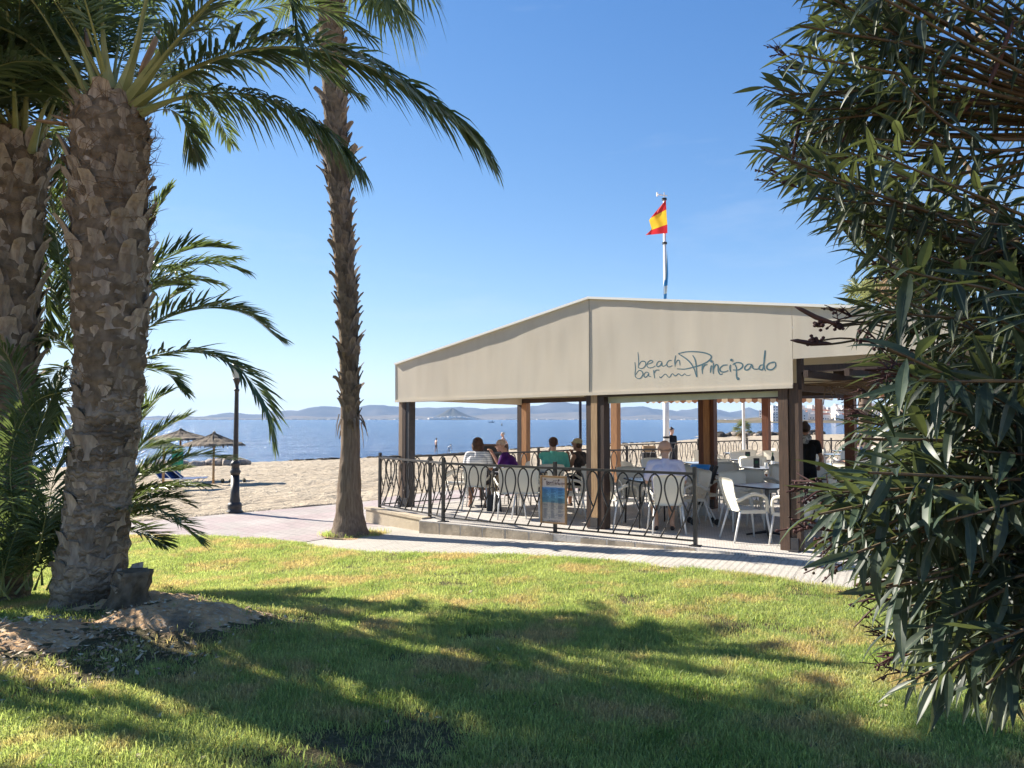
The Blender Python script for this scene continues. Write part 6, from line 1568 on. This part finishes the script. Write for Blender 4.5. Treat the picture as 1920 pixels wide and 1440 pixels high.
for i in range(230):
    u_ = r2.choice((22, 24, 31, 37, 38, 52, 70))+r2.gauss(0, 1.6) if i < 180 else r2.uniform(-10, 90); q = shore(u_)-r2.uniform(.1, 1.6); p = xy(u_, q); s = r2.uniform(.06,.26); b.ell((p.x, p.y, sand_z(u_, q)+.05), (s*1.6, s, s*.5), 6, 4)
tag(b.build('seaweed', MT['weed']), 'dark dried seaweed along the waterline', kind='stuff')
# a small boat and a buoy far out
p = at(922, 792, 1); D = 800; p = at(922, 786, D); t = thing('rowing_boat', 'tiny dark boat far out on the bay', 'boat', (p.x, D, SEA))
b = MB(); v = []; 
for zz_, k_ in ((-.1, .75), (.75, 1)): v += [(-4*k_,0,zz_+.2*(k_ == 1)),(-2.4*k_,-.9*k_,zz_),(2.2*k_,-.95*k_,zz_),(3.6*k_,-.5*k_,zz_),(3.6*k_,.5*k_,zz_),(2.2*k_,.95*k_,zz_),(-2.4*k_,.9*k_,zz_)]
b.add(v, [(i, (i+1) % 7, 7+(i+1) % 7, 7+i) for i in range(7)]+[tuple(range(7, 14))]); b.build('hull', M('boat_paint', (.05,.06,.09), None, .5), t); b = MB(); b.box((.6,0,1.2), (1.6,1.1,1)); b.build('cabin', MT['white_paint'], t)
D = 420; p = at(941, 786, D); t = thing('buoy', 'small dark buoy right of the tiny boat', 'buoy', (p.x, D, SEA)); b = MB(); b.lathe([(0,-.3),(.45,-.1),(.5,.3),(.2,.7),(.12,1.5),(0,1.6)], 10); b.build('float_body', MT['iron'], t, smooth=True)

# ------------------------------------------------------------------ people
SKIN = M('skin', (.58,.35,.25), (.50,.29,.20), .55, 8, spec=.3); SKIN2 = M('skin_tanned', (.36,.19,.12), (.30,.155,.10), .55, 8, spec=.3)
def cap_bm(b, p0, p1, r0, r1, n=10):
    p0, p1 = Vector(p0), Vector(p1); d = p1-p0; L = max(1e-4, d.length); d /= L
    path, rad_ = [], []
    for k_ in range(4): a = math.pi/2*(1-k_/4+.001); path.append(p0-d*r0*math.sin(a)); rad_.append(max(.0005, r0*math.cos(a)))
    path += [p0, p1]; rad_ += [r0, r1]
    for k_ in range(1, 5): a = math.pi/2*(k_/4-.001); path.append(p1+d*r1*math.sin(a)); rad_.append(max(.0005, r1*math.cos(a)))
    b.tube(path, rad_, n)
def figure(prims, mats, voxel=.011, smooth=5, name='body'):
    """one continuous surface grown from tapered limbs; each face takes the cloth or skin of the limb it came from"""
    b = MB()
    for p in prims:
        if p[0] == 'c': cap_bm(b, *p[1:5])
        else: b.ell(p[1], p[2], 14, 10)
    me = b.mesh('tmp', []); o = put('tmp', me)
    md = o.modifiers.new('r', 'REMESH'); md.mode = 'VOXEL'; md.voxel_size = voxel
    ms = o.modifiers.new('s', 'SMOOTH'); ms.factor = .5; ms.iterations = smooth
    dg = bpy.context.evaluated_depsgraph_get(); ev = o.evaluated_get(dg)
    out = bpy.data.meshes.new_from_object(ev); out.name = name; bpy.data.objects.remove(o); bpy.data.meshes.remove(me)
    n = len(out.polygons); C = np.empty(n*3); out.polygons.foreach_get('center', C); C = C.reshape(-1, 3)
    best = np.full(n, 1e9); idx = np.zeros(n, int)
    for p in prims:
        if p[0] == 'c':
            a, e = np.array(p[1], float), np.array(p[2], float); d = e-a; L2 = max(1e-9, d.dot(d)); t = np.clip((C-a) @ d/L2, 0, 1)
            ds = np.linalg.norm(C-(a+t[:, None]*d), axis=1)-(p[3]+(p[4]-p[3])*t); m = p[5]
        else:
            a = np.array(p[1], float); r_ = np.array(p[2], float); q = (C-a)/r_; k_ = np.linalg.norm(q, axis=1); ds = (k_-1)*r_.min(); m = p[3]
        w_ = ds < best; best[w_] = ds[w_]; idx[w_] = m
    out.materials.clear()
    for m in mats: out.materials.append(m)
    out.polygons.foreach_set('material_index', idx.astype(np.int32)); out.polygons.foreach_set('use_smooth', [True]*n); out.update()
    return out
def hand(p, d, palm_n, s, m=0):
    """palm, four unequal curled fingers and a thumb from the side of the palm"""
    d = Vector(d).normalized(); n_ = Vector(palm_n); n_ = (n_-d*n_.dot(d)).normalized(); x = d.cross(n_)*s; p = Vector(p); out = []
    out.append(('c', p, p+d*.07, .026, .030, m)); out.append(('c', p+x*.018+d*.02, p+x*.022+d*.075, .018, .016, m)); out.append(('c', p-x*.018+d*.02, p-x*.022+d*.075, .018, .016, m))
    for k_, (o_, L) in enumerate(((-.030,.062),(-.010,.074),(.011,.070),(.031,.054))):
        a = p+d*.08+x*o_; e = a+(d*.8+n_*.35).normalized()*L*.55; g = e+(d*.35+n_*.9).normalized()*L*.5
        out += [('c', a, e, .0095, .0090, m), ('c', e, g, .0090, .0075, m)]
    a = p+d*.02-x*.028; e = a-x*.024+d*.035+n_*.012; out += [('c', a, e, .013, .0105, m), ('c', e, e+d*.03+n_*.008, .0105, .0085, m)]
    return out
def head(c, f, s=1.0, m=0, tilt=0):
    """skull, jaw, nose, ears, chin; f is the way the face looks"""
    c = Vector(c); f = Vector(f).normalized(); x = f.cross(ZV).normalized(); u = x.cross(f)
    def P(a, b_, d): return tuple(c+(f*a+x*b_+u*d)*s)
    out = [('c', P(-.018,0,.035), P(.012,0,.035), .080*s, .078*s, m), ('c', P(.022,0,-.03), P(.045,0,-.078), .062*s, .040*s, m), ('c', P(.088,0,.012), P(.104,0,-.020), .010*s, .015*s, m),
           ('c', P(-.005,-.078,.012), P(-.012,-.082,-.022), .017*s, .012*s, m), ('c', P(-.005,.078,.012), P(-.012,.082,-.022), .017*s, .012*s, m), ('c', P(.078,-.03,-.052), P(.078,.03,-.052), .011*s, .011*s, m),
           ('c', P(.072,-.045,.038), P(.072,.045,.038), .014*s, .014*s, m)]
    return out, P
def seated(lean=0, hd_f=(0,1,0), arms=((0,.34,.76),(0,.34,.76)), shirt=1, trouser=2, sleeve='short', knees=.16, feet=.38, width=1.0, bare_leg=False, hd_off=(0,0,0), female=False, elbow_out=.06, hs=1.0):
    """sitting figure, looks along +y, seat at .45"""
    pr = []; S = .19*width*(.9 if female else 1)
    hip = Vector((0,-.06,.54)); ch = Vector((0,-.06+math.sin(lean)*.36, .54+math.cos(lean)*.36)); nk = Vector((0,-.06+math.sin(lean)*.52, .54+math.cos(lean)*.53))
    pr += [('e', hip, (.175*width,.14,.13), trouser), ('c', hip+ZV*.05+Vector((-.06,0,0)), ch+Vector((-.08*width,0,0)), .115*width, .12*width, shirt), ('c', hip+ZV*.05+Vector((.06,0,0)), ch+Vector((.08*width,0,0)), .115*width, .12*width, shirt),
           ('c', nk+Vector((-S+.03,-.0,-.045)), nk+Vector((S-.03,0,-.045)), .068, .068, shirt), ('c', ch, nk-ZV*.02, .13*width, .075, shirt), ('c', nk-ZV*.03, nk+ZV*.07+Vector((0,.015,0)), .058, .052, 0)]
    if female: pr += [('e', ch+Vector((-.08,.09,-.02)), (.07,.06,.07), shirt), ('e', ch+Vector((.08,.09,-.02)), (.07,.06,.07), shirt)]
    elif width > 1: pr += [('e', hip+Vector((0,.08,.14)), (.15*width,.13,.14), shirt)]
    hc = nk+Vector((0,.035,.175))+Vector(hd_off); hp, P = head(hc, hd_f, hs); pr += hp; pr.append(('c', nk+ZV*.02, hc-ZV*.02, .052, .055, 0))
    for s in (-1, 1):
        sh = nk+Vector((s*S,0,-.055)); w_ = Vector(arms[0 if s < 0 else 1]); w_.x = w_.x if abs(w_.x) > .001 else s*.16
        ax_ = w_-sh; dist = min(.52, ax_.length); mid = sh+ax_.normalized()*dist*.5; off = math.sqrt(max(.0, .28**2-(dist*.5)**2)); dn = Vector((s*elbow_out*8, -.5, -.9)); dn -= ax_.normalized()*dn.dot(ax_.normalized()); el = mid+dn.normalized()*off
        if sleeve == 'none': pr += [('c', sh, el, .050, .040, 0)]
        else: pr += [('c', sh, sh.lerp(el,.72), .068, .066, shirt), ('c', sh.lerp(el,.5), el, .045, .040, 0)]
        pr += [('c', el, w_, .040, .028, 0)]; dd = (w_-el).normalized(); pr += hand(w_, dd, Vector((0,0,-1)) if abs(dd.z) < .8 else Vector((0,1,0)), s)
        k_ = Vector((s*knees, .40, .53)); an = Vector((s*knees*.8, feet, .10)); hp_ = hip+Vector((s*.09,.02,-.02))
        if bare_leg: pr += [('c', hp_, hp_.lerp(k_,.78), .098, .088, trouser), ('c', hp_.lerp(k_,.6), k_, .072, .060, 0), ('c', k_, k_.lerp(an,.4), .058, .060, 0), ('c', k_.lerp(an,.4), an, .060, .037, 0)]
        else: pr += [('c', hp_, k_, .095, .070, trouser), ('c', k_, an, .068, .052, trouser)]
        pr += [('c', an-ZV*.02, an+Vector((s*.02,.0,-.06)), .036, .036, 3 if not bare_leg else 0), ('c', an+Vector((0,-.03,-.07)), an+Vector((s*.03,.15,-.078)), .034, .030, 3)]
    return pr, hc, P
def standing(arms, step=.12, shirt=1, trouser=2, bare=False, sc=1.0, hd_f=(0,1,0), short=True, lean=0.0):
    pr = []; hip = Vector((0,0,.93)); ch = Vector((0,math.sin(lean)*.35,.93+math.cos(lean)*.35)); nk = Vector((0,.01+math.sin(lean)*.52,.93+math.cos(lean)*.53))
    pr += [('c', hip+Vector((-.06,0,0)), hip+Vector((.06,0,0)), .115, .115, trouser), ('c', hip+Vector((-.05,0,.08)), ch+Vector((-.07,0,0)), .105, .115, shirt), ('c', hip+Vector((.05,0,.08)), ch+Vector((.07,0,0)), .105, .115, shirt),
           ('c', nk+Vector((-.15,0,-.05)), nk+Vector((.15,0,-.05)), .062, .062, shirt), ('c', ch, nk-ZV*.02, .12, .07, shirt), ('c', nk-ZV*.03, nk+ZV*.08, .055, .05, 0)]
    hc = nk+Vector((0,.03,.175)); hp, P = head(hc, hd_f); pr += hp; pr.append(('c', nk, hc-ZV*.02, .05, .053, 0))
    for s in (-1, 1):
        sh = nk+Vector((s*.19,0,-.055)); w_ = Vector(arms[0 if s < 0 else 1]); ax_ = w_-sh; dist = min(.53, ax_.length); mid = sh+ax_.normalized()*dist*.5; off = math.sqrt(max(.0, .28**2-(dist*.5)**2)); dn = Vector((s*.3,-1,-.1)); dn -= ax_.normalized()*dn.dot(ax_.normalized()); el = mid+dn.normalized()*off
        pr += [('c', sh, sh.lerp(el,.6), .062, .056, shirt), ('c', sh.lerp(el,.4), el, .045, .038, 0), ('c', el, w_, .038, .027, 0)]; pr += hand(w_, (w_-el).normalized(), Vector((0,1,0)), s)
        hp_ = hip+Vector((s*.085,0,-.03)); an = Vector((s*.10, s*step, .09)); k_ = hp_.lerp(an,.5)+Vector((0,.04,0))
        pr += [('c', hp_, hp_.lerp(k_,.45 if short else 1), .095, .078, trouser), ('c', hp_.lerp(k_,.3), k_, .080, .056, 0 if short else trouser), ('c', k_, k_.lerp(an,.35), .054, .056, 0 if short else trouser), ('c', k_.lerp(an,.35), an, .055, .036, 0 if short else trouser), ('c', an+Vector((0,-.03,-.055)), an+Vector((s*.02,.14,-.065)), .035, .028, 3)]
    if sc != 1:
        pr = [(p[0], Vector(p[1])*sc, Vector(p[2])*sc, p[3]*sc, p[4]*sc, p[5]) if p[0] == 'c' else (p[0], Vector(p[1])*sc, tuple(q*sc for q in p[2]), p[3]) for p in pr]
    return pr, hc*sc, P
def hair(parent, prims, mat, voxel=.012, name='hair'):
    me = figure(prims, [mat], voxel, 3, name); return put(name, me, parent)
def person(label, loc_, face, prims, mats, voxel=.010):
    t = thing('person', label, 'person', loc_, -R(face)); put('body', figure(prims, mats, voxel), t); return t
def eyes(t, P, dark):
    b = MB()
    for s in (-1, 1): b.ell(P(.086, s*.032, .012), (.010,.008,.008), 8, 5)
    b.build('eye', dark, t)
DARK = M('dark_detail', (.03,.022,.02), None, .5); SANDAL = M('sandal', (.05,.035,.03), None, .7)
H_BROWN = M('hair_brown', (.085,.035,.018), (.05,.022,.012), .55, 20, stretch=(8,8,1)); H_DARK = M('hair_dark', (.022,.014,.010), (.035,.02,.014), .5, 20); H_GREY = M('hair_grey', (.42,.40,.38), (.30,.28,.26), .7, 20)
# striped top
st_m = bpy.data.materials.new('striped_cotton'); st_m.use_nodes = True; nt = st_m.node_tree; tc = nd(nt, 'ShaderNodeTexCoord'); sep = nd(nt, 'ShaderNodeSeparateXYZ'); nt.links.new(tc.outputs['Object'], sep.inputs[0])
nt.links.new(mixc(nt, math_n(nt, 'LESS_THAN', math_n(nt, 'FRACT', math_n(nt, 'MULTIPLY', sep.outputs[2], 26)), .3), (.72,.71,.70), (.33,.33,.37)), nt.nodes['Principled BSDF'].inputs['Base Color']); nt.nodes['Principled BSDF'].inputs['Roughness'].default_value = .85
def cloth(n, c, c2=None): return M(n, c, c2, .85, 6, .25, 30, spec=.1)
pr, hc, P = seated(.10, (.1,1,0), ((-.16,.30,.77),(.16,.32,.77)), bare_leg=True, female=True, width=1.08, knees=.19, feet=.06, hd_off=(.0,0,-.03))
t = person('woman with auburn hair in a striped white top, seated back to the camera', (-.66, 14.42, .0), 8, pr, [SKIN2, st_m, cloth('grey_shorts', (.10,.10,.12)), SANDAL])
h = Vector(hc); hair(t, [('e', h+Vector((0,-.025,.045)), (.105,.112,.100), 0), ('e', h+Vector((0,-.05,-.04)), (.112,.085,.105), 0), ('c', h+Vector((-.085,-.02,.0)), h+Vector((-.085,-.01,-.10)), .040, .030, 0), ('c', h+Vector((.085,-.02,.0)), h+Vector((.085,-.01,-.10)), .040, .030, 0)], H_BROWN); eyes(t, P, DARK)
pr, hc, P = seated(.42, (.0,1,-.12), ((-.03,.40,1.02),(.04,.41,1.01)), width=1.12, trouser=2, hd_off=(0,.06,-.02), elbow_out=.0)
t = person('man in a purple shirt and pale cap, hands clasped at his mouth', (.02, 14.72, 0), -82, pr, [SKIN, cloth('purple_cotton', (.075,.018,.15), (.055,.012,.11)), cloth('khaki_cotton', (.30,.25,.18)), DARK])
h = Vector(hc); hair(t, [('e', h+Vector((0,-.012,.055)), (.088,.100,.072), 0)], M('cap_cloth_pale', (.50,.38,.30), None, .8), name='cap'); eyes(t, P, DARK)
b = MB(); b.ell(h+Vector((-.036,.088,.012)), (.024,.008,.018), 8, 5); b.ell(h+Vector((.036,.088,.012)), (.024,.008,.018), 8, 5); b.tube([h+Vector((-.085,.0,.016)), h+Vector((-.06,.09,.016)), h+Vector((.06,.09,.016)), h+Vector((.085,.0,.016))], .004, 5); b.build('sunglasses', DARK, t)
pr, hc, P = seated(.06, (-.25,1,0), ((-.05,.26,1.16),(.16,.3,.77)), width=1.12)
t = person('man in a mint green shirt seen from behind, hand raised to his face', (.78, 14.12, 0), 4, pr, [SKIN, cloth('mint_cotton', (.15,.50,.40), (.12,.42,.34)), cloth('navy_cotton', (.03,.035,.06)), DARK])
h = Vector(hc); hair(t, [('e', h+Vector((.0,-.03,.048)), (.090,.098,.078), 0), ('e', h+Vector((0,-.065,-.005)), (.074,.045,.06), 0)], H_BROWN); eyes(t, P, DARK)
pr, hc, P = seated(.26, (-.1,1,-.25), ((-.10,.26,.98),(.05,.25,1.0)), female=True, sleeve='none', bare_leg=True, hd_off=(0,.02,-.02))
t = person('woman in a beige cap and black dress, chin on her hand, by the peak post', (1.36, 14.42, 0), -52, pr, [SKIN2, cloth('black_dress', (.02,.018,.02), (.10,.08,.07)), cloth('black_skirt', (.02,.018,.02)), SANDAL])
h = Vector(hc); hair(t, [('e', h+Vector((0,-.015,.058)), (.090,.102,.072), 0), ('e', h+Vector((0,.085,.045)), (.065,.065,.014), 0)], M('cap_cloth_beige', (.42,.36,.22), None, .8), name='cap'); hair(t, [('e', h+Vector((0,-.05,-.005)), (.082,.058,.07), 0)], H_BROWN)
b = MB(); b.ell(h+Vector((-.036,.088,.012)), (.026,.009,.019), 8, 5); b.ell(h+Vector((.036,.088,.012)), (.026,.009,.019), 8, 5); b.build('sunglasses', DARK, t)
pr, hc, P = seated(.05, (.2,1,-.1), ((-.17,.30,.77),(.20,.28,.76)), width=1.14, bare_leg=True, knees=.15, feet=.14, hs=1.18)
t = person('bald man in a lavender shirt seated with his back to the camera', (2.33, 11.42, .0), 3, pr, [SKIN, cloth('lavender_cotton', (.66,.64,.78), (.60,.58,.72)), cloth('grey_shorts_pale', (.34,.35,.38)), SANDAL]); eyes(t, P, DARK)
h = Vector(hc); hair(t, [('c', h+Vector((-.062,-.045,-.005)), h+Vector((0,-.082,-.01)), .027, .022, 0), ('c', h+Vector((.062,-.045,-.005)), h+Vector((0,-.082,-.01)), .027, .022, 0)], M('hair_stubble', (.30,.19,.14), None, .7))
pr, hc, P = standing(((-.20,.30,.98),(.22,.28,.95)), step=.05, short=False, sc=.94, lean=.30, hd_f=(.3,1,-.1))
f = at(1503, 900, 12.55)
t = person('woman in black with a patterned scarf and hair bun, standing right of the notch post', (f.x+.06, 12.5, 0), 20, pr, [SKIN2, cloth('black_cotton', (.010,.010,.011)), cloth('black_trousers', (.012,.012,.013)), DARK], .011)
h = Vector(hc); hair(t, [('e', h+Vector((0,-.02,.04)), (.092,.10,.085), 0), ('e', h+Vector((0,-.07,.115)), (.05,.05,.045), 0)], H_DARK); hair(t, [('c', h+Vector((-.04,-.03,-.13)), h+Vector((.04,-.03,-.13)), .065, .065, 0), ('c', h+Vector((.0,-.08,-.15)), h+Vector((.0,-.10,-.26)), .06, .045, 0)], M('scarf', (.03,.03,.035), (.45,.47,.48), .8, 28), name='scarf'); eyes(t, P, DARK)
x, y, z = beach(1259, 870, 27.0); pr, hc, P = standing(((-.16,.24,1.20),(.24,.02,.86)), step=.06, short=False, sc=.96)
t = person('person in a black T-shirt standing on the sand behind the flagpole', (x, y, z-.02), 150, pr, [SKIN, cloth('black_tshirt', (.015,.016,.02)), cloth('dark_trousers', (.03,.03,.035)), DARK], .016)
h = Vector(hc); hair(t, [('e', h+Vector((0,-.015,.05)), (.09,.095,.08), 0), ('e', h+Vector((0,-.03,.125)), (.035,.035,.035), 0)], H_DARK, .016); eyes(t, P, DARK)
x, y, z = beach(944, 870, 37.0); pr, hc, P = standing(((-.25,.10,.9),(.25,-.12,.9)), step=.2, shirt=0, sc=.98)
t = person('white haired bare chested man walking on the beach behind the purple shirt man', (x, y, z), -80, pr, [SKIN, SKIN, cloth('dark_trunks', (.05,.06,.10)), SKIN], .018)
h = Vector(hc); hair(t, [('e', h+Vector((0,-.02,.045)), (.088,.095,.080), 0)], H_GREY, .016); eyes(t, P, DARK)
x, y, z = beach(817.5, 848, 79.0); pr, hc, P = standing(((-.27,.16,.82),(.28,-.10,.84)), step=.1, shirt=0, sc=.93)
t = person('bather in dark trunks standing at the waterline', (x, y, SEA-.1), 60, pr, [SKIN, SKIN, cloth('black_trunks', (.02,.02,.03)), SKIN], .02)
h = Vector(hc); hair(t, [('e', h+Vector((0,-.015,.045)), (.085,.09,.078), 0)], H_DARK, .02); eyes(t, P, DARK)
x, y, z = beach(841, 848, 78.0); pr, hc, P = standing(((-.1,.62,.62),(.12,.6,.55)), step=.08, shirt=1, sc=.66, lean=1.15)
t = person('child in a white top bending down at the water beside the bather', (x, y, SEA-.05), 40, pr, [SKIN, cloth('white_cotton', (.6,.6,.58)), cloth('white_shorts', (.5,.52,.55)), SKIN], .02)
h = Vector(hc); hair(t, [('e', h+Vector((0,-.015,.03)), (.07,.075,.062), 0)], H_DARK, .02)
f = at(1612, 900, 16.5); chair(f.x, 16.5, -60, 'cream chair under the seated person glimpsed behind the dark red post')
pr, hc, P = seated(.1, (-.4,1,0), ((-.16,.3,.77),(.16,.3,.77)), female=True)
t = person('dark haired person in grey seated behind the dark red post', (f.x+.03, 16.55, 0), -60, pr, [SKIN, cloth('grey_top', (.20,.20,.22)), cloth('blue_jeans', (.04,.06,.12)), DARK], .014)
h = Vector(hc); hair(t, [('e', h+Vector((0,-.025,.045)), (.098,.108,.092), 0), ('e', h+Vector((0,-.06,-.04)), (.09,.07,.09), 0)], H_DARK, .014); eyes(t, P, DARK)
